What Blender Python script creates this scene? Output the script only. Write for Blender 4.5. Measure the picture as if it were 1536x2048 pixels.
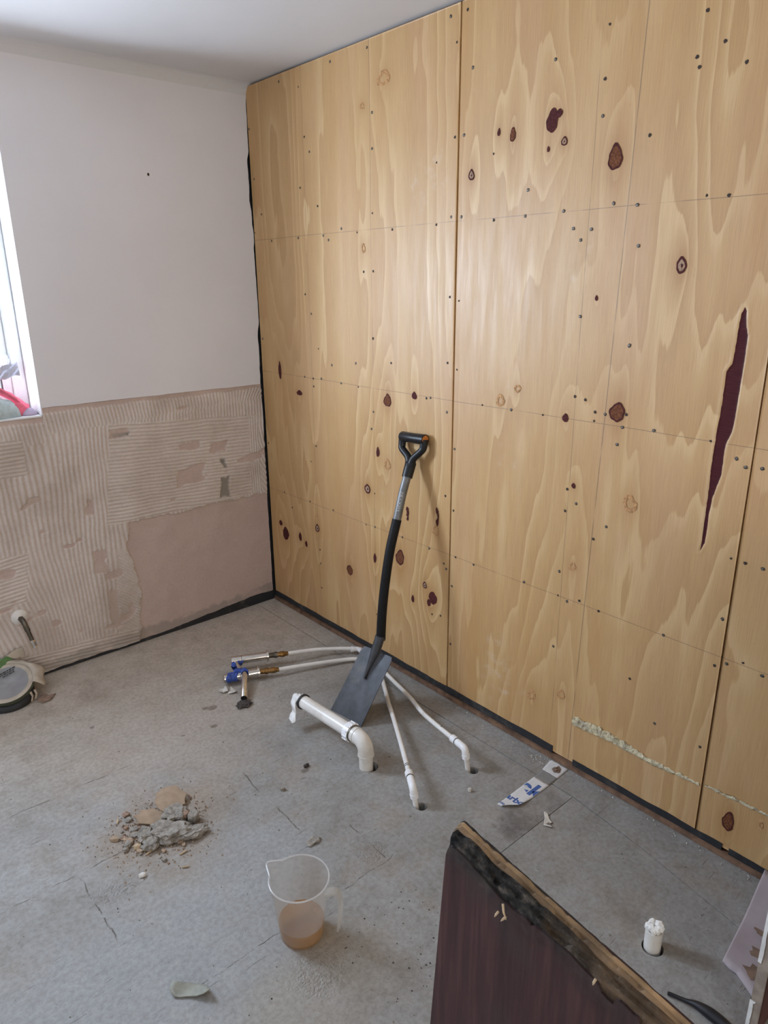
import bpy, bmesh, math, random
import numpy as np
from mathutils import Vector, Matrix

for o in list(bpy.data.objects):
    bpy.data.objects.remove(o)
SC = bpy.context.scene
COL = SC.collection
PI = math.pi

# ---------------------------------------------------------------- camera
CAM = dict(f=1418.031527, loc=(-1.813521, -2.989333, 1.591282), yaw=0.858759, pitch=-0.312950, roll=-0.008922)
cd = bpy.data.cameras.new('camera')
cam = bpy.data.objects.new('camera', cd)
COL.objects.link(cam)
cd.sensor_fit = 'VERTICAL'
cd.sensor_height = 24.0
cd.lens = CAM['f'] / 2048.0 * 24.0
cd.clip_start = 0.02
_a, _b, _c = CAM['yaw'], CAM['pitch'], CAM['roll']
fw = Vector((math.cos(_a) * math.cos(_b), math.sin(_a) * math.cos(_b), math.sin(_b)))
rt = fw.cross(Vector((0, 0, 1))).normalized()
up = rt.cross(fw)
r2 = rt * math.cos(_c) + up * math.sin(_c)
u2 = -rt * math.sin(_c) + up * math.cos(_c)
m = Matrix((r2, u2, -fw)).transposed().to_4x4()
m.translation = Vector(CAM['loc'])
cam.matrix_world = m
SC.camera = cam

# ---------------------------------------------------------------- light
WX0, WX1, WZ0, WZ1 = -2.75, -1.015, 1.105, 2.06      # window opening in the plaster wall
w = bpy.data.worlds.new('daylight')
SC.world = w
w.use_nodes = True
wb = w.node_tree.nodes['Background']
wb.inputs['Color'].default_value = (1.0, 0.91, 0.80, 1)
wb.inputs['Strength'].default_value = 2.75
ld = bpy.data.lights.new('window_daylight', 'AREA')
ld.shape = 'RECTANGLE'
ld.size = 0.62
ld.size_y = 0.80
ld.energy = 72
ld.color = (0.64, 0.78, 1.0)
lo = bpy.data.objects.new('window_daylight', ld)
COL.objects.link(lo)
lo.location = (-1.88, 0.30, 1.56)
lo.rotation_euler = (math.radians(-90 + 12), 0, 0)

# light portals so that the sky outside is sampled through the window and the added rear fill opening
RWX0, RWX1, RWZ0, RWZ1, RYW = -2.95, -0.75, 0.10, 2.10, -5.6  # unseen rear opening, added as a source of fill light
for nm, x0_, x1_, z0_, z1_, yy_, rx_ in (('window_portal', WX0, WX1, WZ0, WZ1, 0.21, -90), ('rear_fill_portal', RWX0, RWX1, RWZ0, RWZ1, RYW - 0.11, 90)):
    pd = bpy.data.lights.new(nm, 'AREA')
    pd.shape = 'RECTANGLE'
    pd.size, pd.size_y = x1_ - x0_, z1_ - z0_
    pd.cycles.is_portal = True
    po = bpy.data.objects.new(nm, pd)
    COL.objects.link(po)
    po.location = ((x0_ + x1_) / 2, yy_, (z0_ + z1_) / 2)
    po.rotation_euler = (math.radians(rx_), 0, 0)

vs = SC.view_settings
vs.view_transform = 'Standard'
vs.look = 'None'
vs.gamma = 1.0
vs.use_curve_mapping = False
vs.exposure = 0.55
SC.cycles.max_bounces = 8
SC.cycles.diffuse_bounces = 4
SC.cycles.glossy_bounces = 3
SC.cycles.use_adaptive_sampling = True
SC.cycles.adaptive_threshold = 0.03
SC.cycles.transparent_max_bounces = 16
SC.cycles.use_denoising = True

# ---------------------------------------------------------------- helpers
rng = np.random.default_rng(7)
random.seed(7)


def lin(r, g, b):
    f = lambda c: (c / 255 / 12.92) if c / 255 <= 0.04045 else ((c / 255 + 0.055) / 1.055) ** 2.4
    return (f(r), f(g), f(b), 1)


def tag(o, label=None, cat=None, group=None, kind=None):
    if label: o['label'] = label
    if cat: o['category'] = cat
    if group: o['group'] = group
    if kind: o['kind'] = kind
    return o


def link(o, parent=None):
    COL.objects.link(o)
    if parent is not None:
        o.parent = parent
        o.matrix_parent_inverse = Matrix.Translation(-Vector(parent.location)) if parent.type == 'EMPTY' else Matrix()
    return o


def empty(name, loc, label, cat, group=None):
    o = bpy.data.objects.new(name, None)
    o.empty_display_size = 0.05
    COL.objects.link(o)
    o.location = loc
    return tag(o, label, cat, group)


def mesh(name, V, Fc, mat=None, parent=None, smooth=False):
    me = bpy.data.meshes.new(name)
    me.from_pydata([tuple(map(float, v)) for v in V], [], [tuple(int(i) for i in f) for f in Fc])
    me.update()
    if smooth:
        me.polygons.foreach_set('use_smooth', [True] * len(me.polygons))
    o = bpy.data.objects.new(name, me)
    if mat: me.materials.append(mat)
    return link(o, parent)


def from_bm(name, bm, mat=None, parent=None, smooth=False):
    me = bpy.data.meshes.new(name)
    bmesh.ops.recalc_face_normals(bm, faces=bm.faces)
    bm.to_mesh(me)
    bm.free()
    if smooth:
        me.polygons.foreach_set('use_smooth', [True] * len(me.polygons))
    o = bpy.data.objects.new(name, me)
    if mat: me.materials.append(mat)
    return link(o, parent)


def box(name, a, b, mat, parent=None, bev=0.0, seg=2):
    bm = bmesh.new()
    bmesh.ops.create_cube(bm, size=1)
    for v in bm.verts:
        v.co = Vector([(a[i] + b[i]) / 2 + v.co[i] * (b[i] - a[i]) for i in range(3)])
    if bev > 0:
        bmesh.ops.bevel(bm, geom=list(bm.edges), offset=bev, segments=seg, affect='EDGES')
    return from_bm(name, bm, mat, parent)


def frame_of(d):
    d = Vector(d).normalized()
    h = Vector((0, 0, 1)) if abs(d.z) < 0.95 else Vector((1, 0, 0))
    a = h.cross(d).normalized()
    return a, d.cross(a)


def smooth_path(P, n=6):
    P = [Vector(p) for p in P]
    out = []
    for i in range(len(P) - 1):
        p0, p1, p2, p3 = P[max(i - 1, 0)], P[i], P[i + 1], P[min(i + 2, len(P) - 1)]
        for k in range(n):
            t = k / n
            out.append(0.5 * ((2 * p1) + (p2 - p0) * t + (2 * p0 - 5 * p1 + 4 * p2 - p3) * t * t + (3 * p1 - p0 - 3 * p2 + p3) * t ** 3))
    out.append(P[-1])
    return out


def tube_bm(bm, P, R, seg=20, caps=True, flat=None):
    P = [Vector(p) for p in P]
    if not hasattr(R, '__len__'): R = [R] * len(P)
    rings = []
    a = None
    for i, p in enumerate(P):
        d = (P[min(i + 1, len(P) - 1)] - P[max(i - 1, 0)])
        if a is None:
            a, _ = frame_of(d)
        d.normalize()
        a = (a - d * a.dot(d)).normalized()
        b = d.cross(a)
        fl = flat or 1.0
        rings.append([bm.verts.new(p + (a * math.cos(2 * PI * k / seg) + b * fl * math.sin(2 * PI * k / seg)) * R[i]) for k in range(seg)])
    for r, s in zip(rings, rings[1:]):
        for k in range(seg):
            bm.faces.new((r[k], r[(k + 1) % seg], s[(k + 1) % seg], s[k]))
    if caps:
        bm.faces.new(rings[0][::-1])
        bm.faces.new(rings[-1])
    return bm


def tube(name, P, R, mat, parent=None, seg=20, caps=True, smooth=True, flat=None):
    o = from_bm(name, tube_bm(bmesh.new(), P, R, seg, caps, flat), mat, parent, smooth)
    if smooth: auto(o)
    return o


def auto(o, ang=40):
    me = o.data
    bm = bmesh.new()
    bm.from_mesh(me)
    for e in bm.edges:
        if len(e.link_faces) == 2 and e.calc_face_angle(0) > math.radians(ang):
            e.smooth = False
    bm.to_mesh(me)
    bm.free()


def ring_tube(name, c, axis, r_in, r_out, length, mat, parent=None, seg=28):
    """hollow collar: centre c, along axis"""
    axis = Vector(axis).normalized()
    a, b = frame_of(axis)
    c = Vector(c)
    V, Fc = [], []
    for (r, h) in ((r_in, -length / 2), (r_out, -length / 2), (r_out, length / 2), (r_in, length / 2)):
        for k in range(seg):
            t = 2 * PI * k / seg
            V.append(c + axis * h + (a * math.cos(t) + b * math.sin(t)) * r)
    for i in range(4):
        for k in range(seg):
            j = (i + 1) % 4
            Fc.append((i * seg + k, i * seg + (k + 1) % seg, j * seg + (k + 1) % seg, j * seg + k))
    o = mesh(name, V, Fc, mat, parent, True)
    auto(o)
    return o


# value noise in numpy -------------------------------------------------
_T = rng.random((256, 256))


def vnoise(x, y, seed=0):
    x = np.asarray(x, float) + seed * 17.31
    y = np.asarray(y, float) + seed * 9.77
    xi, yi = np.floor(x).astype(int), np.floor(y).astype(int)
    fx, fy = x - xi, y - yi
    fx = fx * fx * fx * (fx * (fx * 6 - 15) + 10)
    fy = fy * fy * fy * (fy * (fy * 6 - 15) + 10)
    g = lambda i, j: _T[i % 256, j % 256]
    return (g(xi, yi) * (1 - fx) + g(xi + 1, yi) * fx) * (1 - fy) + (g(xi, yi + 1) * (1 - fx) + g(xi + 1, yi + 1) * fx) * fy


def fbm(x, y, seed=0, oct=4):
    s, a, t = 0, 1.0, 0
    for k in range(oct):
        s = s + a * vnoise(x * 2 ** k, y * 2 ** k, seed + k)
        t += a
        a *= 0.5
    return s / t


def sstep(e0, e1, x):
    t = np.clip((x - e0) / (e1 - e0), 0, 1)
    return t * t * (3 - 2 * t)


def poly_sdf(px, py, poly):
    """signed distance, positive inside"""
    poly = np.asarray(poly, float)
    d = np.full(px.shape, 1e9)
    inside = np.zeros(px.shape, bool)
    n = len(poly)
    for i in range(n):
        a, b = poly[i], poly[(i + 1) % n]
        e = b - a
        wx, wy = px - a[0], py - a[1]
        t = np.clip((wx * e[0] + wy * e[1]) / (e @ e + 1e-12), 0, 1)
        d = np.minimum(d, np.hypot(wx - e[0] * t, wy - e[1] * t))
        c = (a[1] > py) != (b[1] > py)
        with np.errstate(divide='ignore', invalid='ignore'):
            xx = (b[0] - a[0]) * (py - a[1]) / (b[1] - a[1] + 1e-15) + a[0]
        inside ^= c & (px < xx)
    return np.where(inside, d, -d)


def grid_mesh(name, X, Y, Z, attrs, mat, parent=None, smooth=True, skirt=None):
    """X,Y,Z: (n,m) arrays. skirt = vector added to a duplicate of the border to give the sheet its thickness"""
    n, mm = X.shape
    co = np.stack([X, Y, Z], -1).reshape(-1, 3)
    idx = np.arange(n * mm).reshape(n, mm)
    q = np.stack([idx[:-1, :-1], idx[1:, :-1], idx[1:, 1:], idx[:-1, 1:]], -1).reshape(-1, 4)
    if skirt is not None:
        loop = np.concatenate([idx[0, :-1], idx[:-1, -1], idx[-1, :0:-1], idx[:0:-1, 0]])
        base = len(co)
        co = np.concatenate([co, co[loop] + np.asarray(skirt, float)])
        L = len(loop)
        k = np.arange(L)
        q = np.concatenate([q, np.stack([loop[(k + 1) % L], loop[k], base + k, base + (k + 1) % L], -1)])
    me = bpy.data.meshes.new(name)
    me.vertices.add(len(co))
    me.vertices.foreach_set('co', co.astype(np.float32).ravel())
    me.loops.add(q.size)
    me.loops.foreach_set('vertex_index', q.astype(np.int32).ravel())
    me.polygons.add(len(q))
    me.polygons.foreach_set('loop_start', np.arange(0, q.size, 4, dtype=np.int32))
    me.polygons.foreach_set('loop_total', np.full(len(q), 4, np.int32))
    sm = np.zeros(len(q), bool)
    sm[: (n - 1) * (mm - 1)] = smooth
    me.polygons.foreach_set('use_smooth', sm)
    me.update()
    me.validate()
    for k, v in attrs.items():
        at = me.attributes.new(k, 'FLOAT', 'POINT')
        vv = v.reshape(-1).astype(np.float32)
        if skirt is not None:
            vv = np.concatenate([vv, vv[loop]])
        at.data.foreach_set('value', vv)
    o = bpy.data.objects.new(name, me)
    if mat: me.materials.append(mat)
    return link(o, parent)


# node helpers ---------------------------------------------------------
class NT:
    def __init__(s, name):
        s.mat = bpy.data.materials.new(name)
        s.mat.use_nodes = True
        s.t = s.mat.node_tree
        s.b = s.t.nodes['Principled BSDF']
        s.out = s.t.nodes['Material Output']
        s._co = None

    def n(s, kind, **kw):
        x = s.t.nodes.new(kind)
        for k, v in kw.items(): setattr(x, k, v)
        return x

    def put(s, sock, v):
        if isinstance(v, bpy.types.NodeSocket): s.t.links.new(v, sock)
        else: sock.default_value = v

    def co(s):
        if s._co is None: s._co = s.n('ShaderNodeTexCoord').outputs['Object']
        return s._co

    def geo(s):
        return s.n('ShaderNodeNewGeometry').outputs['Position']

    def mapping(s, vec, scale=(1, 1, 1), loc=(0, 0, 0), rot=(0, 0, 0)):
        x = s.n('ShaderNodeMapping')
        s.put(x.inputs['Vector'], vec)
        x.inputs['Scale'].default_value = scale
        x.inputs['Location'].default_value = loc
        x.inputs['Rotation'].default_value = rot
        return x.outputs[0]

    def noise(s, scale, vec=None, detail=4, rough=0.55, dist=0, col=False):
        x = s.n('ShaderNodeTexNoise')
        s.put(x.inputs['Vector'], vec if vec is not None else s.co())
        x.inputs['Scale'].default_value = scale
        x.inputs['Detail'].default_value = detail
        x.inputs['Roughness'].default_value = rough
        x.inputs['Distortion'].default_value = dist
        return x.outputs['Color' if col else 'Fac']

    def voro(s, scale, vec=None, feat='F1', rnd=1.0):
        x = s.n('ShaderNodeTexVoronoi', feature=feat)
        s.put(x.inputs['Vector'], vec if vec is not None else s.co())
        x.inputs['Scale'].default_value = scale
        x.inputs['Randomness'].default_value = rnd
        return x.outputs['Distance']

    def m(s, op, a, b=0.0, c=None, clamp=False):
        x = s.n('ShaderNodeMath', operation=op)
        x.use_clamp = clamp
        s.put(x.inputs[0], a)
        s.put(x.inputs[1], b)
        if c is not None: s.put(x.inputs[2], c)
        return x.outputs[0]

    def ss(s, a, b, v, o0=0.0, o1=1.0):
        x = s.n('ShaderNodeMapRange', interpolation_type='SMOOTHSTEP')
        s.put(x.inputs['Value'], v)
        x.inputs['From Min'].default_value = a
        x.inputs['From Max'].default_value = b
        x.inputs['To Min'].default_value = o0
        x.inputs['To Max'].default_value = o1
        return x.outputs[0]

    def sep(s, v):
        x = s.n('ShaderNodeSeparateXYZ')
        s.put(x.inputs[0], v)
        return x.outputs

    def ramp(s, v, stops, interp='LINEAR'):
        x = s.n('ShaderNodeValToRGB')
        s.put(x.inputs[0], v)
        cr = x.color_ramp
        cr.interpolation = interp
        while len(cr.elements) < len(stops): cr.elements.new(0.5)
        for e, (p, c) in zip(cr.elements, stops):
            e.position = p
            e.color = c if len(c) == 4 else (*c, 1)
        return x.outputs[0]

    def mix(s, f, a, b, mode='MIX'):
        x = s.n('ShaderNodeMix', data_type='RGBA', blend_type=mode)
        s.put(x.inputs[0], f)
        s.put(x.inputs[6], a)
        s.put(x.inputs[7], b)
        return x.outputs[2]

    def attr(s, name):
        return s.n('ShaderNodeAttribute', attribute_name=name).outputs['Fac']

    def bump(s, h, strength=0.3, dist=0.002, prev=None):
        x = s.n('ShaderNodeBump')
        x.inputs['Strength'].default_value = strength
        x.inputs['Distance'].default_value = dist
        s.put(x.inputs['Height'], h)
        if prev is not None: s.put(x.inputs['Normal'], prev)
        s.t.links.new(x.outputs[0], s.b.inputs['Normal'])
        return x.outputs[0]

    def set(s, **kw):
        for k, v in kw.items(): s.put(s.b.inputs[k.replace('_', ' ')], v)
        return s.mat


def simple(name, c, rough=0.5, metal=0.0, var=0.12, scale=30, bump=0.0, bscale=80, spec=0.5, dirt=None):
    t = NT(name)
    nz = t.noise(scale, detail=5)
    f = t.ss(0.3, 0.7, nz)
    lo_ = tuple(x * (1 - var) for x in c[:3]) + (1,)
    hi_ = tuple(min(1, x * (1 + var)) for x in c[:3]) + (1,)
    colr = t.mix(f, lo_, hi_)
    if dirt:
        colr = t.mix(t.ss(0.52, 0.72, t.noise(scale * 0.45, detail=6, rough=0.65)), colr, dirt)
    t.set(Base_Color=colr, Roughness=rough, Metallic=metal)
    t.b.inputs['Specular IOR Level'].default_value = spec
    if bump: t.bump(t.noise(bscale, detail=4), bump, 0.002)
    return t.mat

# ---------------------------------------------------------------- materials
def mat_plywood():
    t = NT('plywood')
    P = t.geo()
    _, y, z = t.sep(P)
    wig = t.noise(1.0, t.mapping(P, (1, 16, 1.6)), detail=3)
    ph = t.m('ADD', t.attr('phase'), t.m('MULTIPLY', t.m('SUBTRACT', wig, 0.5), 0.55))
    ph = t.m('ADD', ph, t.m('MULTIPLY', t.m('SUBTRACT', t.noise(1.0, t.mapping(P, (1, 120, 5)), detail=2), 0.5), 0.10))
    fr = t.m('FRACT', ph)
    base = (0.60, 0.375, 0.165, 1)
    pale = (0.75, 0.53, 0.275, 1)
    dark = (0.47, 0.262, 0.10, 1)
    pink = (0.60, 0.365, 0.19, 1)
    ring = t.ramp(fr, [(0.0, (0.90,) * 3), (0.10, (0.84,) * 3), (0.22, (0.60,) * 3), (0.45, (0.48,) * 3), (0.80, (0.30,) * 3), (0.965, (0.22,) * 3), (1.0, (0.90,) * 3)])
    amt = t.ss(0.28, 0.62, t.noise(1.0, t.mapping(P, (1, 3.1, 1.0)), detail=3))
    ring = t.mix(t.m('MULTIPLY_ADD', amt, 0.60, 0.22), (0.5, 0.5, 0.5, 1), ring)
    c = t.ramp(ring, [(0.0, dark), (0.5, base), (1.0, pale)])
    # rosy and honey patches of the sheet's own colour
    c = t.mix(t.m('MULTIPLY', t.ss(0.45, 0.7, t.noise(1.0, t.mapping(P, (1, 5, 1.3)), detail=3)), 0.55), c, pink)
    c = t.mix(t.m('MULTIPLY', t.ss(0.5, 0.75, t.noise(1.0, t.mapping(P, (1, 9, 0.8), (0, 5, 3)), detail=2)), 0.38), c, (0.53, 0.285, 0.10, 1))
    # knot stain
    c = t.mix(t.m('MULTIPLY', t.attr('warm'), 0.5), c, (0.42, 0.21, 0.065, 1))
    # fibres
    fib = t.noise(1.0, t.mapping(P, (1, 420, 9)), detail=4, rough=0.7)
    c = t.mix(t.ss(0.3, 0.75, fib, 0, 0.42), c, t.mix(1.0, c, (0.62, 0.55, 0.48, 1), 'MULTIPLY'))
    fl = t.ss(0.70, 0.76, t.noise(1.0, t.mapping(P, (1, 300, 24)), detail=2))
    c = t.mix(t.m('MULTIPLY', fl, 0.35), c, (0.24, 0.12, 0.05, 1))
    # whitish scuffs and filler dust
    sc = t.m('MULTIPLY', t.ss(0.60, 0.72, t.noise(2.2, P, detail=6, rough=0.6)), t.ss(0.45, 0.75, t.noise(24, P, detail=5)))
    c = t.mix(t.m('MULTIPLY', sc, 0.35), c, (0.72, 0.66, 0.58, 1))
    # pencil setting-out lines
    wob = t.m('MULTIPLY', t.m('SUBTRACT', t.noise(1.5, P, detail=1), 0.5), 0.012)

    def line(coord, v, hw=0.0009):
        return t.ss(hw * 0.4, hw * 1.5, t.m('ABSOLUTE', t.m('SUBTRACT', coord, v)), 1.0, 0.0)
    zl = [line(t.m('ADD', z, wob), v) for v in (1.778, 1.195, 0.613)]
    yl = [line(t.m('ADD', y, wob), v) for v in (-0.828, -0.415, -1.765)]
    zz = t.m('MULTIPLY_ADD', z, -0.022, -1.842)
    yl.append(line(t.m('ADD', y, 0.0), zz, 0.0014))
    tot = zl[0]
    for k in zl[1:] + yl: tot = t.m('MAXIMUM', tot, k)
    brk = t.ss(0.30, 0.5, t.noise(7, P, detail=3))
    c = t.mix(t.m('MULTIPLY', t.m('MULTIPLY', tot, brk), 0.62), c, (0.11, 0.075, 0.05, 1))
    # torn face veneer shows the red core
    td = t.m('ADD', t.attr('tear'), t.m('MULTIPLY', t.m('SUBTRACT', t.noise(1.0, t.mapping(P, (1, 260, 40)), detail=3), 0.5), 0.004))
    tm = t.ss(-0.0006, 0.0006, td)
    core = t.ramp(t.noise(1.0, t.mapping(P, (1, 14, 330)), detail=4), [(0.3, (0.052, 0.013, 0.016)), (0.66, (0.082, 0.021, 0.024)), (0.85, (0.20, 0.07, 0.06))])
    rim = t.m('MULTIPLY', t.ss(-0.012, -0.001, td), t.m('SUBTRACT', 1.0, tm))
    c = t.mix(t.m('MULTIPLY', t.m('MULTIPLY', rim, t.ss(0.35, 0.65, t.noise(14, P, detail=3))), 0.5), c, (0.76, 0.55, 0.32, 1))
    c = t.mix(tm, c, core)
    rough = t.m('ADD', t.ss(0.25, 0.75, t.noise(1.0, t.mapping(P, (1, 40, 4)), detail=3), 0.36, 0.48), t.m('MULTIPLY', fib, 0.08))
    t.set(Base_Color=c, Roughness=rough)
    t.put(t.b.inputs['Specular IOR Level'], t.m('MULTIPLY_ADD', tm, -0.5, 0.58))
    h = t.m('ADD', t.m('MULTIPLY', fib, 0.5), t.m('MULTIPLY', ring, 0.5))
    t.bump(h, 0.16, 0.0012)
    return t.mat


def em(t, x, y, cx, cy, rx, ry, a=0.5, b=1.0, nz=None):
    dx = t.m('DIVIDE', t.m('SUBTRACT', x, cx), rx)
    dy = t.m('DIVIDE', t.m('SUBTRACT', y, cy), ry)
    d = t.m('SQRT', t.m('ADD', t.m('MULTIPLY', dx, dx), t.m('MULTIPLY', dy, dy)))
    if nz is not None: d = t.m('ADD', d, nz)
    return t.ss(a, b, d, 1.0, 0.0)


def mat_floor():
    t = NT('cement_board_floor')
    P = t.geo()
    x, y, _ = t.sep(P)
    n1 = t.noise(2.2, P, detail=7, rough=0.62)
    n2 = t.noise(14, P, detail=6, rough=0.65)
    n3 = t.noise(75, P, detail=5, rough=0.7)
    wav = t.m('MULTIPLY', t.m('SUBTRACT', t.noise(5, P, detail=5), 0.5), 0.9)
    c = t.ramp(n1, [(0.30, (0.272, 0.258, 0.238)), (0.5, (0.332, 0.325, 0.312)), (0.68, (0.388, 0.386, 0.38))])
    c = t.mix(t.m('MULTIPLY', t.ss(-1.05, -0.15, y), 0.7), c, (0.70, 0.62, 0.52, 1))  # paler towards the back wall: lift painted in against the shade under the window
    c = t.mix(t.ss(0.40, 0.66, n2, 0, 0.45), c, t.mix(1.0, c, (0.70, 0.67, 0.62, 1), 'MULTIPLY'))
    c = t.mix(t.ss(0.48, 0.66, t.noise(4.5, P, detail=6, rough=0.6), 0, 0.4), c, (0.30, 0.245, 0.19, 1))
    # cool cement areas and brown dust
    cool = t.m('MAXIMUM', em(t, x, y, -1.50, -1.72, 0.55, 0.42, 0.4, 1.1, wav), em(t, x, y, -1.02, -1.50, 0.22, 0.25, 0.3, 1.1, wav))
    c = t.mix(t.m('MULTIPLY', cool, 0.75), c, t.ramp(n2, [(0.3, (0.29, 0.30, 0.305)), (0.7, (0.40, 0.41, 0.41))]))
    c = t.mix(t.m('MULTIPLY', em(t, x, y, -1.155, -1.20, 0.30, 0.26, 0.25, 1.0, wav), 0.6), c, (0.30, 0.225, 0.155, 1))
    c = t.mix(t.m('MULTIPLY', em(t, x, y, -0.95, -0.75, 0.55, 0.5, 0.2, 1.1, wav), 0.5), c, (0.46, 0.385, 0.32, 1))  # brown patch, its colour lightened to lift the shaded back floor
    c = t.mix(t.m('MULTIPLY', em(t, x, y, -1.12, -1.93, 0.30, 0.18, 0.2, 1.1, wav), 0.5), c, (0.36, 0.32, 0.26, 1))
    # old damp-darkened strip by the wall
    rect = t.m('MULTIPLY', t.m('MULTIPLY', t.ss(-0.425, -0.40, x), t.ss(-0.16, -0.125, x, 1, 0)), t.m('MULTIPLY', t.ss(-1.95, -1.94, y), t.ss(-1.86, -1.835, y, 1, 0)))
    c = t.mix(t.m('MULTIPLY', t.m('MULTIPLY', rect, t.ss(0.25, 0.6, n2)), t.ss(-0.15, -0.4, x, 0.3, 0.8)), c, (0.145, 0.13, 0.12, 1))
    for (cx, cy, r) in ((-0.745, -0.705, 0.022), (-0.77, -0.69, 0.014), (-0.80, -0.82, 0.018), (-1.15, -0.52, 0.012), (-0.69, -1.26, 0.02)):
        c = t.mix(t.m('MULTIPLY', em(t, x, y, cx, cy, r, r * 0.8, 0.5, 1.0, wav), 0.6), c, (0.12, 0.09, 0.07, 1))
    # fine mottling, lime flecks, dark specks
    c = t.mix(t.ss(0.35, 0.68, n3, 0, 0.55), c, t.mix(1.0, c, (0.60, 0.58, 0.55, 1), 'MULTIPLY'))
    fleck = t.m('MULTIPLY', t.ss(0.66, 0.74, t.noise(38, P, detail=5, rough=0.7)), t.ss(0.42, 0.66, t.noise(2.8, P, detail=3)))
    c = t.mix(t.m('MULTIPLY', fleck, 0.55), c, (0.62, 0.60, 0.56, 1))
    spk = t.ss(0.74, 0.79, t.noise(110, P, detail=2))
    c = t.mix(t.m('MULTIPLY', spk, 0.5), c, (0.10, 0.085, 0.07, 1))
    # scraper scratches running along the boards
    s1 = t.ss(0.66, 0.72, t.noise(1.0, t.mapping(P, (6.5, 150, 1)), detail=4, rough=0.65))
    s1 = t.m('MULTIPLY', s1, t.ss(0.40, 0.56, t.noise(1.7, P, detail=3)))
    s2 = t.m('MULTIPLY', t.ss(0.72, 0.77, t.noise(1.0, t.mapping(P, (110, 6, 1)), detail=3)), t.ss(0.55, 0.7, t.noise(2.3, P, detail=2)))
    scr = t.m('MAXIMUM', s1, s2)
    # ragged old adhesive joints
    w1 = t.m('MULTIPLY', t.m('SUBTRACT', t.noise(9, P, detail=5), 0.5), 0.035)

    def seam(coord, v, rng_c, a, b, hw=0.0013):
        l = t.ss(hw * 0.4, hw * 1.6, t.m('ABSOLUTE', t.m('ADD', t.m('SUBTRACT', coord, v), w1)), 1, 0)
        return t.m('MULTIPLY', l, t.m('MULTIPLY', t.ss(a, a + 0.03, rng_c), t.ss(b - 0.03, b, rng_c, 1, 0)))
    S = [seam(y, -1.745, x, -1.36, -0.70), seam(y, -1.205, x, -1.75, -0.86), seam(x, -0.735, y, -1.77, -1.55), seam(x, -1.43, y, -1.50, -1.18), seam(x, -0.86, y, -1.5, -1.12, 0.0016), seam(y, -0.83, x, -1.9, -1.1, 0.0014), seam(y, -2.1, x, -1.6, -1.0, 0.0016)]
    sm = S[0]
    for k in S[1:]: sm = t.m('MAXIMUM', sm, k)
    sm = t.m('MULTIPLY', sm, t.ss(0.42, 0.60, t.noise(16, P, detail=5, rough=0.7)))
    dk = t.m('MAXIMUM', t.m('MULTIPLY', scr, 0.6), t.m('MULTIPLY', sm, 0.8))
    c = t.mix(dk, c, (0.13, 0.115, 0.095, 1))
    t.set(Base_Color=c, Roughness=t.ss(0.3, 0.7, n2, 0.72, 0.92))
    t.b.inputs['Specular IOR Level'].default_value = 0.25
    # relief: grit, comb marks of the adhesive, scratches
    rip = t.m('MULTIPLY', t.m('SUBTRACT', t.noise(150, P, detail=2), 0.5), 4.5)
    zone = t.m('MAXIMUM', em(t, x, y, -1.09, -1.90, 0.085, 0.09, 0.4, 1.0, wav), t.m('MAXIMUM', em(t, x, y, -0.755, -1.70, 0.06, 0.05, 0.4, 1, wav), em(t, x, y, -1.38, -1.33, 0.10, 0.06, 0.4, 1, wav)))
    h = t.m('ADD', t.m('MULTIPLY', n3, 0.45), t.m('MULTIPLY', n2, 0.35))
    h = t.m('SUBTRACT', h, t.m('MULTIPLY', dk, 0.9))
    h = t.m('ADD', h, t.m('MULTIPLY', t.m('MULTIPLY', rip, zone), 0.35))
    t.bump(h, 0.9, 0.004)
    return t.mat


def mat_paint(name, c, mottle=0.06, bump=0.12):
    t = NT(name)
    P = t.geo()
    f = t.ss(0.3, 0.7, t.noise(1.6, P, detail=5))
    col = t.mix(f, tuple(k * (1 - mottle) for k in c) + (1,), tuple(c) + (1,))
    col = t.mix(t.m('MULTIPLY', t.ss(0.5, 0.8, t.noise(7, P, detail=6)), 0.12), col, tuple(k * 0.85 for k in c) + (1,))
    t.set(Base_Color=col, Roughness=0.78)
    t.b.inputs['Specular IOR Level'].default_value = 0.25
    t.bump(t.noise(180, P, detail=3), bump, 0.0012)
    return t.mat


def mat_adhesive():
    t = NT('tile_adhesive_on_plaster')
    P = t.geo()
    a = t.attr('adh')
    h = t.attr('hgt')
    n = t.noise(6, P, detail=6)
    pl = t.ramp(t.noise(3.0, P, detail=5), [(0.3, (0.53, 0.405, 0.36)), (0.55, (0.60, 0.47, 0.42)), (0.75, (0.64, 0.54, 0.48))])
    ad = t.ramp(n, [(0.3, (0.62, 0.545, 0.49)), (0.7, (0.71, 0.64, 0.59))])
    vall = t.mix(0.55, pl, ad)
    c = t.mix(t.ss(0.0, 0.55, h), vall, ad)
    c = t.mix(t.ss(0.25, 0.6, a), pl, c)
    c = t.mix(t.m('MULTIPLY', t.attr('grey'), t.ss(0.3, 0.5, n)), c, (0.27, 0.255, 0.225, 1))
    c = t.mix(t.m('MULTIPLY', t.ss(0.42, 0.72, t.noise(3.2, P, detail=7, rough=0.6)), 0.5), c, (0.37, 0.285, 0.225, 1))
    c = t.mix(t.ss(0.4, 0.75, t.noise(90, P, detail=4), 0, 0.22), c, t.mix(1.0, c, (0.6, 0.58, 0.56, 1), 'MULTIPLY'))
    t.set(Base_Color=c, Roughness=0.9)
    t.b.inputs['Specular IOR Level'].default_value = 0.2
    t.bump(t.noise(220, P, detail=4), 0.35, 0.0015)
    return t.mat


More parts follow.
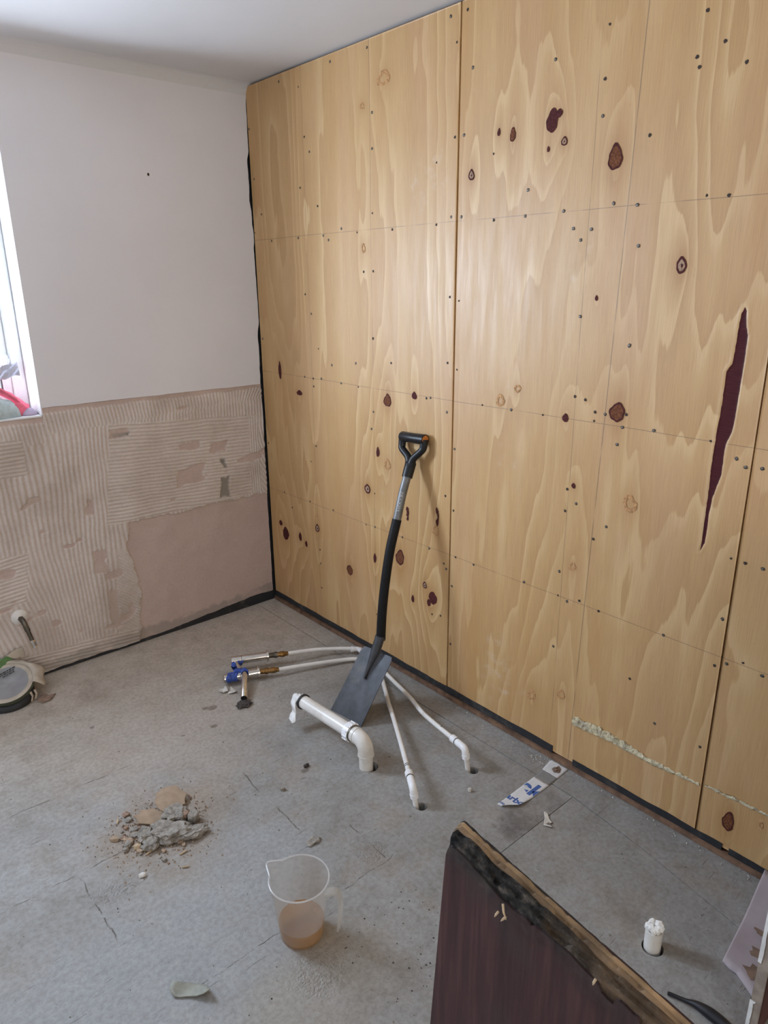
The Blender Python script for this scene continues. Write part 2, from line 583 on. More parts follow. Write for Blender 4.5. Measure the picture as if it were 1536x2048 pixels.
M = {}
M['ply'] = mat_plywood()
M['floor'] = mat_floor()
M['paint'] = mat_paint('off_white_wall_paint', (0.79, 0.775, 0.80))
M['ceil'] = mat_paint('ceiling_paint', (0.70, 0.70, 0.71))
M['reveal'] = mat_paint('white_reveal_paint', (0.82, 0.82, 0.82))
M['adh'] = mat_adhesive()
M['black'] = simple('bitumen_black', (0.020, 0.021, 0.024, 1), 0.7, bump=0.3, dirt=(0.07, 0.065, 0.06, 1))
M['void'] = simple('dark_cavity', (0.006, 0.005, 0.005, 1), 0.95)
M['seamdark'] = simple('dark_batten', (0.03, 0.016, 0.010, 1), 0.9)
M['plate'] = simple('stained_timber', (0.20, 0.115, 0.07, 1), 0.8, var=0.3, bump=0.4, dirt=(0.10, 0.05, 0.035, 1))
M['upvc'] = simple('white_upvc', (0.80, 0.82, 0.83, 1), 0.3, var=0.03)
M['grayseal'] = simple('grey_gasket', (0.10, 0.10, 0.11, 1), 0.6)
M['wpipe'] = simple('white_plastic_pipe', (0.80, 0.79, 0.76, 1), 0.33, var=0.05, scale=14, dirt=(0.62, 0.58, 0.52, 1))
M['wwaste'] = simple('cream_waste_pipe', (0.76, 0.735, 0.69, 1), 0.32, var=0.05, scale=12, dirt=(0.60, 0.55, 0.48, 1))
M['wfit'] = simple('white_fitting', (0.84, 0.84, 0.85, 1), 0.35, var=0.04)
M['chrome'] = simple('scuffed_chrome', (0.72, 0.70, 0.67, 1), 0.16, 1.0, var=0.08, scale=40)
M['brass'] = simple('tarnished_brass', (0.30, 0.175, 0.065, 1), 0.38, 1.0, var=0.35, scale=60, dirt=(0.08, 0.075, 0.06, 1))
M['gunm'] = simple('dull_nickel', (0.16, 0.145, 0.12, 1), 0.45, 1.0, var=0.3, scale=60)
M['bluetape'] = simple('blue_tape', (0.030, 0.075, 0.33, 1), 0.45, var=0.3, scale=50, bump=0.4)
M['tissue'] = simple('white_tissue', (0.83, 0.82, 0.79, 1), 0.9, var=0.05, bump=0.3)
M['paperchip'] = simple('pale_paper_scrap', (0.62, 0.585, 0.53, 1), 0.9, var=0.15, bump=0.3)
M['rubber'] = simple('black_rubber', (0.02, 0.02, 0.021, 1), 0.6)
M['blade'] = simple('spade_steel_coated', (0.055, 0.058, 0.066, 1), 0.46, 0.25, var=0.25, scale=22, bump=0.12, bscale=160, dirt=(0.10, 0.095, 0.09, 1))
M['sleeve'] = simple('black_shaft_sleeve', (0.010, 0.010, 0.011, 1), 0.55, bump=0.15, bscale=300, spec=0.22)
M['shaft'] = simple('grey_shaft', (0.17, 0.175, 0.175, 1), 0.42, 0.35, var=0.15)
M['grip'] = simple('black_grip_plastic', (0.012, 0.013, 0.015, 1), 0.38, bump=0.08, bscale=240, spec=0.35)
M['orange'] = simple('orange_cap', (0.60, 0.20, 0.035, 1), 0.5)
M['lettering'] = simple('pale_print', (0.55, 0.55, 0.55, 1), 0.5)
M['screw'] = simple('zinc_screw', (0.15, 0.14, 0.125, 1), 0.5, 0.6, var=0.3)
M['screwhole'] = simple('screw_hole', (0.045, 0.03, 0.022, 1), 0.8)
M['foam'] = simple('dried_foam', (0.58, 0.51, 0.34, 1), 0.85, var=0.2, scale=60, bump=0.8, bscale=150, dirt=(0.38, 0.33, 0.25, 1))
M['mortar'] = simple('grey_mortar', (0.275, 0.25, 0.215, 1), 0.95, var=0.3, scale=70, bump=0.9, bscale=260)
M['skim'] = simple('tan_skim_coat', (0.36, 0.27, 0.19, 1), 0.95, var=0.15, bump=0.2)
M['crumb'] = simple('brown_crumbs', (0.36, 0.26, 0.18, 1), 0.95, var=0.35, scale=90)
M['brick'] = simple('brick_bits', (0.30, 0.20, 0.145, 1), 0.95, var=0.3, scale=80)
M['whitechip'] = simple('white_chip', (0.58, 0.56, 0.52, 1), 0.9)
M['splinter'] = simple('pale_splinter', (0.50, 0.38, 0.25, 1), 0.9, var=0.2)
M['mauve'] = simple('mauve_board_face', (0.40, 0.345, 0.36, 1), 0.75, var=0.08, scale=10, bump=0.15)
M['tornbrown'] = simple('torn_card', (0.23, 0.155, 0.11, 1), 0.9, var=0.25)
M['gypsum'] = simple('gypsum_edge', (0.42, 0.36, 0.33, 1), 0.9)
M['whitepaint'] = simple('white_paint_edge', (0.76, 0.77, 0.77, 1), 0.5)
M['beigeedge'] = simple('weathered_ply_edge', (0.30, 0.25, 0.21, 1), 0.8, var=0.2, bump=0.4)
M['cable'] = simple('black_cable', (0.010, 0.011, 0.016, 1), 0.35)
M['pink'] = simple('pink_cloth', (0.85, 0.17, 0.25, 1), 0.85, var=0.15, scale=20, bump=0.3)
M['aqua'] = simple('pale_aqua_towel', (0.52, 0.62, 0.64, 1), 0.95, var=0.10, scale=60, bump=0.6, bscale=400)
M['lilac'] = simple('lilac_cloth', (0.48, 0.40, 0.52, 1), 0.9, var=0.1)
M['silver'] = simple('silver_wrapper', (0.58, 0.58, 0.68, 1), 0.3, 0.6, var=0.15)
M['bag'] = simple('cream_plastic_bag', (0.52, 0.455, 0.37, 1), 0.5, var=0.12, scale=24, bump=0.3)
M['bagdisc'] = simple('grey_stretched_plastic', (0.30, 0.305, 0.315, 1), 0.32, var=0.10, scale=16)
M['baggreen'] = simple('green_plastic_print', (0.12, 0.24, 0.085, 1), 0.5, var=0.15)
M['inkblack'] = simple('black_ink', (0.03, 0.03, 0.035, 1), 0.6)
M['bagdark'] = simple('dull_green_plastic', (0.105, 0.115, 0.075, 1), 0.5, var=0.2)
M['paperw'] = simple('white_printed_paper', (0.66, 0.655, 0.65, 1), 0.75, var=0.05, scale=40)
M['papergrey'] = simple('grey_printed_band', (0.23, 0.225, 0.215, 1), 0.8, var=0.06)
M['inkblue'] = simple('blue_ink', (0.060, 0.125, 0.36, 1), 0.7, var=0.08)
M['rust'] = simple('rusty_debris', (0.055, 0.045, 0.04, 1), 0.9, var=0.4, bump=0.8)
M['greenflake'] = simple('green_grey_paint_flake', (0.27, 0.275, 0.235, 1), 0.8, var=0.2, dirt=(0.17, 0.115, 0.08, 1))
KC = {'red': (0.080, 0.021, 0.020), 'knot': (0.16, 0.060, 0.028), 'core': (0.36, 0.245, 0.165), 'pale': (0.50, 0.275, 0.125)}
for k, v in KC.items():
    M['k_' + k] = simple('knot_' + k, (*v, 1), 0.75, var=0.35, scale=160, bump=0.3, bscale=300, spec=0.15)


def mat_darkface():
    t = NT('dark_red_phenolic_face')
    P = t.geo()
    gr = t.noise(1.0, t.mapping(P, (1, 90, 5)), detail=5, rough=0.65)
    c = t.ramp(gr, [(0.25, (0.030, 0.016, 0.017)), (0.55, (0.070, 0.033, 0.034)), (0.8, (0.125, 0.060, 0.058))])
    c = t.mix(t.m('MULTIPLY', t.ss(0.5, 0.72, t.noise(6, P, detail=5)), 0.6), c, (0.055, 0.048, 0.045, 1))
    # black mould creeping down from the chipped top of the standing board
    x_, y_, z_ = t.sep(P)
    dtop = t.m('SUBTRACT', t.m('MULTIPLY_ADD', t.m('ADD', y_, 2.6305), 0.1317, 1.126), z_)
    dn = t.m('ADD', dtop, t.m('MULTIPLY', t.m('SUBTRACT', t.noise(26, P, detail=6, rough=0.6), 0.5), 0.075))
    mk = t.m('MULTIPLY', t.ss(0.012, 0.048, dn, 1, 0), t.ss(-2.90, -2.70, y_))
    c = t.mix(t.m('MULTIPLY', mk, 0.88), c, t.ramp(t.noise(70, P, detail=6), [(0.35, (0.012, 0.012, 0.012)), (0.6, (0.045, 0.043, 0.040)), (0.8, (0.13, 0.115, 0.10))]))
    t.set(Base_Color=c, Roughness=0.62)
    t.b.inputs['Specular IOR Level'].default_value = 0.3
    t.bump(t.m('ADD', gr, t.m('MULTIPLY', mk, t.noise(60, P, detail=5))), 0.4, 0.0015)
    return t.mat


M['dface'] = mat_darkface()
for nm, cc in (('ply_a', (0.40, 0.27, 0.15)), ('ply_b', (0.16, 0.105, 0.065)), ('ply_c', (0.30, 0.20, 0.115))):
    M[nm] = simple('veneer_' + nm, (*cc, 1), 0.85, var=0.4, scale=25, bump=0.8, bscale=120, dirt=(0.055, 0.05, 0.045, 1))
def mat_mouldply():
    t = NT('mouldy_broken_ply')
    P = t.geo()
    _, y, _ = t.sep(P)
    wood = t.ramp(t.noise(1.0, t.mapping(P, (200, 18, 200)), detail=5), [(0.3, (0.11, 0.07, 0.042)), (0.6, (0.24, 0.16, 0.095)), (0.8, (0.40, 0.29, 0.18))])
    mould = t.ramp(t.noise(85, P, detail=6, rough=0.65), [(0.36, (0.014, 0.014, 0.014)), (0.52, (0.045, 0.043, 0.04)), (0.64, (0.12, 0.105, 0.09)), (0.76, (0.30, 0.245, 0.18))])
    f = t.ss(-2.90, -2.72, t.m('ADD', y, t.m('MULTIPLY', t.m('SUBTRACT', t.noise(30, P, detail=4), 0.5), 0.22)))
    t.set(Base_Color=t.mix(f, wood, mould), Roughness=0.95)
    t.b.inputs['Specular IOR Level'].default_value = 0.1
    t.bump(t.noise(130, P, detail=5), 0.9, 0.003)
    return t.mat


M['mould'] = mat_mouldply()


def mat_clear(name, tint, opac, rough=0.2, trans=(0.8, 0.8, 0.8, 1)):
    t = NT(name)
    tr = t.n('ShaderNodeBsdfTransparent')
    tr.inputs[0].default_value = tint
    df = t.n('ShaderNodeBsdfTranslucent')
    df.inputs[0].default_value = trans
    d2 = t.n('ShaderNodeBsdfDiffuse')
    d2.inputs[0].default_value = trans
    ad = t.n('ShaderNodeMixShader')
    ad.inputs[0].default_value = 0.5
    t.t.links.new(df.outputs[0], ad.inputs[1])
    t.t.links.new(d2.outputs[0], ad.inputs[2])
    m1 = t.n('ShaderNodeMixShader')
    f = t.ss(0.3, 0.7, t.noise(9, detail=3), opac * 0.85, min(1, opac * 1.15))
    t.put(m1.inputs[0], f)
    t.t.links.new(tr.outputs[0], m1.inputs[1])
    t.t.links.new(ad.outputs[0], m1.inputs[2])
    gl = t.n('ShaderNodeBsdfGlossy')
    gl.inputs['Roughness'].default_value = rough
    fz = t.n('ShaderNodeLayerWeight')
    fz.inputs['Blend'].default_value = 0.5
    m2 = t.n('ShaderNodeMixShader')
    t.put(m2.inputs[0], t.m('MULTIPLY_ADD', t.m('POWER', fz.outputs['Facing'], 4.0), 0.35, 0.025))
    t.t.links.new(m1.outputs[0], m2.inputs[1])
    t.t.links.new(gl.outputs[0], m2.inputs[2])
    t.t.links.new(m2.outputs[0], t.out.inputs['Surface'])
    return t.mat


M['jug'] = mat_clear('frosted_jug_plastic', (0.945, 0.93, 0.91, 1), 0.15, trans=(0.78, 0.76, 0.72, 1))
M['jugrim'] = mat_clear('jug_rim_plastic', (0.95, 0.95, 0.95, 1), 0.55, trans=(0.88, 0.88, 0.88, 1))
M['liquid'] = mat_clear('amber_water', (0.84, 0.59, 0.25, 1), 0.30, 0.15, trans=(0.84, 0.54, 0.15, 1))
M['scum'] = mat_clear('pinkish_liquid_surface', (0.88, 0.70, 0.50, 1), 0.34, 0.25, trans=(0.58, 0.43, 0.32, 1))
M['jughandle'] = mat_clear('jug_handle_plastic', (0.95, 0.95, 0.94, 1), 0.34, trans=(0.80, 0.78, 0.74, 1))
M['glass'] = mat_clear('window_glass', (0.97, 0.98, 0.98, 1), 0.0, 0.02)

# ---------------------------------------------------------------- structure
RX0, RY0, RH = -3.2, -5.6, 2.4


def structure(o, kind='structure'):
    o['kind'] = kind
    return o


# floor: cement boards with pipe holes cut through
HOLES = [(-0.510, -1.393, 0.0285), (-0.259, -1.642, 0.0185), (-0.513, -1.652, 0.0185), (-0.427, -2.398, 0.0265)]
floor = structure(box('floor', (RX0, RY0, -0.30), (0.02, 0.02, -0.14), M['void']))


def floor_board(outline, holes):
    bm = bmesh.new()
    def loop(pts):
        vs_ = [bm.verts.new((px, py, 0)) for px, py in pts]
        return [bm.edges.new((vs_[i], vs_[(i + 1) % len(vs_)])) for i in range(len(vs_))]
    ed = loop(outline)
    for hx, hy, r in holes:
        ed += loop([(hx + r * (1 + 0.03 * math.sin(5 * a)) * math.cos(a), hy + r * math.sin(a)) for a in [2 * PI * k / 28 for k in range(28)]])
    bmesh.ops.triangle_fill(bm, use_beauty=True, use_dissolve=False, edges=ed, normal=(0, 0, 1))
    r = bmesh.ops.extrude_face_region(bm, geom=list(bm.faces))
    for v in [g for g in r['geom'] if isinstance(g, bmesh.types.BMVert)]:
        v.co.z -= 0.138
    return from_bm('floor_board', bm, M['floor'], floor)


g = 0.0011
floor_board([(RX0, 0.015), (RX0, RY0), (-0.70, RY0), (-0.70, -1.945 + g), (-0.115 - g, -1.945 + g), (-0.112 - g, 0.015)], HOLES[:3])
floor_board([(-0.110 + g, 0.015), (-0.113 + g, -1.945), (-0.15 + g, -2.22), (-0.235 + g, -2.65), (-0.30, RY0), (0.015, RY0), (0.015, 0.015)], [])
floor_board([(-0.70 + 2 * g, -1.945 - g), (-0.70 + 2 * g, RY0), (-0.30 - 2 * g, RY0), (-0.235 - g, -2.65), (-0.15 - g, -2.22), (-0.115 - g, -1.945 - g)], HOLES[3:])

# ceiling with a coved junction to the plaster wall
V, Fc = [], []
prof = [(RY0 - 0.05, RH)] + [(-0.055 + 0.05 * math.sin(a), RH - 0.05 + 0.05 * math.cos(a)) for a in np.linspace(0, PI / 2, 8)]
prof += [(0.1, RH - 0.05), (0.1, RH + 0.08), (RY0 - 0.05, RH + 0.08)]
for xx in (RX0 - 0.05, 0.06):
    V += [(xx, a, b) for a, b in prof]
n = len(prof)
for i in range(n):
    Fc.append((i, (i + 1) % n, n + (i + 1) % n, n + i))
Fc += [tuple(range(n))[::-1], tuple(range(n, 2 * n))]
structure(mesh('ceiling', V, Fc, M['ceil']))

# walls behind the camera and beside it
structure(box('wall_left', (RX0 - 0.1, RY0, 0), (RX0, 0.2, RH), M['paint']))
bm = bmesh.new()
for (a, b) in (((RX0, RY0 - 0.1, 0), (RWX0, RY0, RH)), ((RWX1, RY0 - 0.1, 0), (0.02, RY0, RH)), ((RWX0, RY0 - 0.1, 0), (RWX1, RY0, RWZ0)), ((RWX0, RY0 - 0.1, RWZ1), (RWX1, RY0, RH))):
    for v in bmesh.ops.create_cube(bm, size=1)['verts']:
        v.co = Vector([(a[i] + b[i]) / 2 + v.co[i] * (b[i] - a[i]) for i in range(3)])
structure(from_bm('wall_rear', bm, M['paint']))
rear_fill = structure(box('rear_fill_opening', (RWX0, RY0 - 0.08, RWZ0), (RWX0 + 0.05, RY0 - 0.03, RWZ1), M['upvc'], None, 0.004))  # glazed opening added behind the camera to let in fill light
for a, b in (((RWX1 - 0.05, RWZ0), (RWX1, RWZ1)), ((RWX0 + 0.05, RWZ0), (RWX1 - 0.05, RWZ0 + 0.05)), ((RWX0 + 0.05, RWZ1 - 0.05), (RWX1 - 0.05, RWZ1))):
    box('frame', (a[0], RY0 - 0.08, a[1]), (b[0], RY0 - 0.03, b[1]), M['upvc'], rear_fill, 0.004)
box('pane', (RWX0 + 0.05, RY0 - 0.058, RWZ0 + 0.05), (RWX1 - 0.05, RY0 - 0.054, RWZ1 - 0.05), M['glass'], rear_fill)

# --- plaster wall with the window
TH = 0.24


def wall_core():
    bm = bmesh.new()
    for (a, b) in (((RX0, 0.014, 0), (WX0, TH, RH)), ((WX1, 0.014, 0), (0.2, TH, RH)), ((WX0, 0.014, 0), (WX1, TH, WZ0 - 0.012)), ((WX0, 0.014, WZ1), (WX1, TH, RH))):
        q = bmesh.ops.create_cube(bm, size=1)['verts']
        for v in q:
            v.co = Vector([(a[i] + b[i]) / 2 + v.co[i] * (b[i] - a[i]) for i in range(3)])
    return from_bm('wall_back', bm, M['black'])


wall = structure(wall_core())
# painted skim: right of the window has a ragged edge in the corner
ZT = 1.133
zs = np.linspace(ZT, RH, 120)
xe = np.interp(zs, [1.1, 1.36, 1.42, 1.9, 1.94, 2.11, 2.14, 2.4], [-0.016, -0.014, -0.005, -0.006, -0.013, -0.012, -0.003, -0.003]) + 0.004 * (fbm(zs * 14, zs * 0, 3) - 0.5) * 2
xe = np.minimum(xe, -0.001)
xs = np.linspace(WX1, -0.03, 40)
Xg = np.zeros((len(xs) + 1, len(zs)))
Zg = np.zeros_like(Xg)
for i, xv in enumerate(xs): Xg[i] = xv
Xg[-1] = xe
Zg[:] = zs
Zg[:, 0] = ZT + 0.004 * (fbm(np.append(xs, 0) * 14, 0 * np.append(xs, 0), 5) - 0.5)
grid_mesh('painted_skim', Xg, np.full_like(Xg, -0.006), Zg, {}, M['paint'], wall, False, (0, 0.021, 0))
box('painted_skim', (WX0, -0.006, WZ1), (WX1, 0.014, RH), M['paint'], wall)
box('painted_skim', (RX0, -0.006, WZ0), (WX0, 0.014, RH), M['paint'], wall)
# reveals and sill
box('reveal', (WX1 - 0.0005, -0.0055, WZ0), (WX1 + 0.004, 0.2, WZ1), M['reveal'], wall)
box('reveal', (WX0 - 0.004, -0.0055, WZ0), (WX0 + 0.0005, 0.2, WZ1), M['reveal'], wall)
box('reveal', (WX0, -0.0055, WZ1 - 0.0005), (WX1, 0.2, WZ1 + 0.004), M['reveal'], wall)
box('sill', (WX0, -0.0085, WZ0 - 0.007), (WX1, 0.2, WZ0), M['reveal'], wall, 0.002)

# old tile adhesive, combed with a notched trowel: real ridges
def adhesive():
    nx, nz = 760, 400
    xs = np.linspace(-1.97, -0.014, nx)
    zs = np.linspace(0.018, ZT, nz)
    X, Z = np.meshgrid(xs, zs, indexing='ij')
    wx = (fbm(X * 9, Z * 5, 1) - 0.5) * 0.034
    wz = (fbm(X * 5, Z * 9, 2) - 0.5) * 0.034
    jag = (fbm(X * 28, Z * 34, 4, 5) - 0.5) * 0.042
    pit = 0.0160
    prof = lambda ph: np.clip(0.5 + 0.62 * np.cos(2 * PI * ph), 0, 1) ** 0.8
    R1 = np.array([(-0.757, 1.033), (-0.054, 0.99), (-0.056, 0.604), (-0.311, 0.597), (-0.451, 0.592), (-0.66, 0.597), (-0.82, 0.60)])
    smooth = np.array([(-0.726, 0.588), (-0.451, 0.588), (0.01, 0.590), (0.01, 0.0), (-0.745, 0.0), (-0.712, 0.26), (-0.745, 0.474)])
    R4a = [(-2.2, 1.075), (-1.099, 1.053), (-1.11, 0.908), (-2.2, 0.90)]
    R4b = [(-2.2, 0.60), (-1.148, 0.574), (-1.187, 0.359), (-2.2, 0.30)]
    R5 = [(-0.79, 0.48), (-0.715, 0.47), (-0.70, 0.05), (-0.84, 0.05)]
    bot = [(-2.2, 0.165), (-0.74, 0.085), (-0.74, -0.1), (-2.2, -0.1)]
    h = np.zeros_like(X)
    # default: upright ridges fanning out
    fan = (X + 0.80) * (1.0 - 0.28 * sstep(0.95, 0.35, Z)) + 0.10 * np.sin((Z - 0.55) * 3.2) * sstep(-0.82, -1.25, X)
    h = prof((fan + wx * 0.5) / pit)
    # band under the painted line: slanting strokes
    top = sstep(1.035, 1.05, Z - 0.05 * X - 0.04 + 0.02 * vnoise(X * 3, Z, 3))
    h = h * (1 - top) + top * prof((X + (Z - 1.1) * (0.12 - 0.8 * sstep(-0.22, -0.02, X)) + wx * 0.4) / pit)
    def lay(poly, phase, soft=0.006):
        nonlocal h
        mk = sstep(-soft, soft, poly_sdf(X, Z, poly) + jag * 0.5)
        h = h * (1 - mk) + mk * prof(phase)
    lay(R1, (Z + 0.05 * X + wz * 0.5) / pit)
    # right margin of the combed field turns upright
    lay([(-0.095, 0.975), (-0.045, 0.985), (-0.045, 0.61), (-0.105, 0.60)], (X + wx * 0.3) / (pit * 0.8), 0.004)
    lay(R4a, (Z + wz * 0.4) / pit)
    lay(R4b, (Z - 0.10 * X + wz * 0.4) / pit)
    lay(R5, (Z + 0.9 * (X + 0.78) + wz) / pit)
    lay(bot, (Z + 0.085 * X + wz * 0.3) / pit)
    adh = np.ones_like(X)
    sm = sstep(-0.004, 0.004, poly_sdf(X, Z, smooth) + jag * 0.8)
    adh *= 1 - sm
    strip = sstep(1.105, 1.12, Z + 0.01 * (vnoise(X * 20, 0 * X, 6) - 0.5))
    adh *= 1 - strip * 0.9
    for poly in ([(-0.76, 1.006), (-0.681, 1.006), (-0.684, 0.978), (-0.759, 0.982)], [(-0.485, 0.79), (-0.33, 0.80), (-0.37, 0.719), (-0.484, 0.705)],
                 [(-0.892, 0.74), (-0.861, 0.723), (-0.869, 0.658), (-0.9, 0.676)], [(-0.301, 0.88), (-0.215, 0.885), (-0.235, 0.835), (-0.295, 0.835)],
                 [(-0.46, 0.90), (-0.36, 0.905), (-0.36, 0.87), (-0.46, 0.87)], [(-0.86, 0.30), (-0.82, 0.30), (-0.82, 0.12), (-0.85, 0.12)], [(-0.78, 0.22), (-0.745, 0.22), (-0.75, 0.14), (-0.77, 0.14)],
                 [(-0.90, 0.50), (-0.84, 0.50), (-0.84, 0.38), (-0.90, 0.40)]):
        adh *= 1 - sstep(-0.006, 0.006, poly_sdf(X, Z, poly) + jag * 0.7) * 0.9
    # broken teeth
    adh *= 1 - 0.85 * sstep(0.72, 0.78, fbm(X * 7, Z * 14, 9, 3))
    grey = np.zeros_like(X)
    for poly in ([(-0.262, 0.712), (-0.215, 0.715), (-0.232, 0.617), (-0.285, 0.605)], [(-0.26, 0.80), (-0.235, 0.80), (-0.235, 0.76), (-0.25, 0.76)], [(-0.76, 0.99), (-0.68, 0.988), (-0.684, 0.976), (-0.759, 0.98)]):
        k = sstep(-0.005, 0.005, poly_sdf(X, Z, poly) + jag * 0.6)
        grey = np.maximum(grey, k)
        adh *= 1 - 0.95 * k
    grey = np.maximum(grey, sstep(0.075, 0.055, Z - 0.03 * sstep(-0.5, 0.0, X) + jag) * 0.6)
    bed = 0.0022 * adh * (0.6 + 0.8 * fbm(X * 20, Z * 20, 7))
    H = bed + 0.0036 * h * adh * (0.55 + 0.9 * fbm(X * 12, Z * 12, 8)) + 0.0012 * fbm(X * 14, Z * 14, 5)
    # level coat under the field ends in a small step
    H += 0.002 * (1 - sm)
    zlow = 0.018 + 0.035 * sstep(-0.75, -0.05, xs) + 0.010 * (fbm(xs * 16, xs * 0, 11) - 0.5)
    Z2 = Z.copy()
    Z2[:, 0] = zlow
    for i in range(1, 22):
        Z2[:, i] = np.maximum(Z2[:, i], zlow + 0.0006 * i)
    under = xs < WX1 + 0.002
    Z2[under] = 0.018 + (Z2[under] - 0.018) * (WZ0 - 0.008 - 0.018) / (ZT - 0.018)
    X2 = X.copy()
    X2[-1, :] += 0.004 * (fbm(zs * 20, zs * 0, 12) - 0.5)
    grid_mesh('adhesive_bed', X2, -H, Z2, {'adh': adh, 'hgt': h * adh, 'grey': grey}, M['adh'], wall, True, (0, 0.022, 0))
    box('lower_plaster', (RX0, 0.0, 0.018), (-1.97, 0.014, WZ0 - 0.012), M['adh'], wall)


adhesive()
mesh('screw_hole', [(-0.475 + 0.005 * math.cos(k * PI / 5), -0.0066, 2.013 + 0.006 * math.sin(k * PI / 5)) for k in range(10)], [tuple(range(10))], M['screwhole'], wall)
structure(box('baseboard_back', (RX0, 0.002, 0.0), (-0.004, 0.013, 0.075), M['black'], None, 0.002))

# --- window
def window():
    y0, y1 = 0.135, 0.195
    e = 0.001
    win = None
    def bar(name, a, b, mat=M['upvc'], bev=0.004):
        return box(name, a, b, mat, win, bev)
    win = structure(box('window_1', (WX1 - 0.05, y0, WZ0 + e), (WX1 - e, y1, WZ1 - e), M['upvc'], None, 0.004))
    win['label'] = 'bright white-framed window set deep in the plaster wall'
    bar('frame', (WX0 + e, y0, WZ0 + e), (WX0 + 0.05, y1, WZ1 - e))
    bar('frame', (WX0 + 0.05, y0, WZ0 + e), (WX1 - 0.05, y1, WZ0 + 0.05))
    bar('frame', (WX0 + 0.05, y0, WZ1 - 0.05), (WX1 - 0.05, y1, WZ1 - e))
    xm = (WX0 + WX1) / 2
    bar('mullion', (xm - 0.03, y0, WZ0 + 0.05), (xm + 0.03, y1, WZ1 - 0.05))
    for xa, xb in ((WX0 + 0.05, xm - 0.03), (xm + 0.03, WX1 - 0.05)):
        for a, b in (((xa, WZ0 + 0.05), (xa + 0.035, WZ1 - 0.05)), ((xb - 0.035, WZ0 + 0.05), (xb, WZ1 - 0.05)), ((xa + 0.035, WZ0 + 0.05), (xb - 0.035, WZ0 + 0.085)), ((xa + 0.035, WZ1 - 0.085), (xb - 0.035, WZ1 - 0.05))):
            bar('sash', (a[0], y0 + 0.012, a[1]), (b[0], y1 - 0.01, b[1]))
        for a, b in (((xa + 0.035, WZ0 + 0.085), (xa + 0.041, WZ1 - 0.085)), ((xb - 0.041, WZ0 + 0.085), (xb - 0.035, WZ1 - 0.085))):
            box('gasket', (a[0], y0 + 0.016, a[1]), (b[0], y1 - 0.02, b[1]), M['grayseal'], win)
        box('pane', (xa + 0.03, 0.162, WZ0 + 0.08), (xb - 0.03, 0.166, WZ1 - 0.08), M['glass'], win)
    h = box('handle', (WX1 - 0.075, y0 - 0.012, 1.27), (WX1 - 0.055, y0 + 0.012, 1.335), M['upvc'], win, 0.004)
    box('lever', (WX1 - 0.073, y0 - 0.034, 1.30), (WX1 - 0.058, y0 - 0.012, 1.325), M['upvc'], h, 0.004)


window()

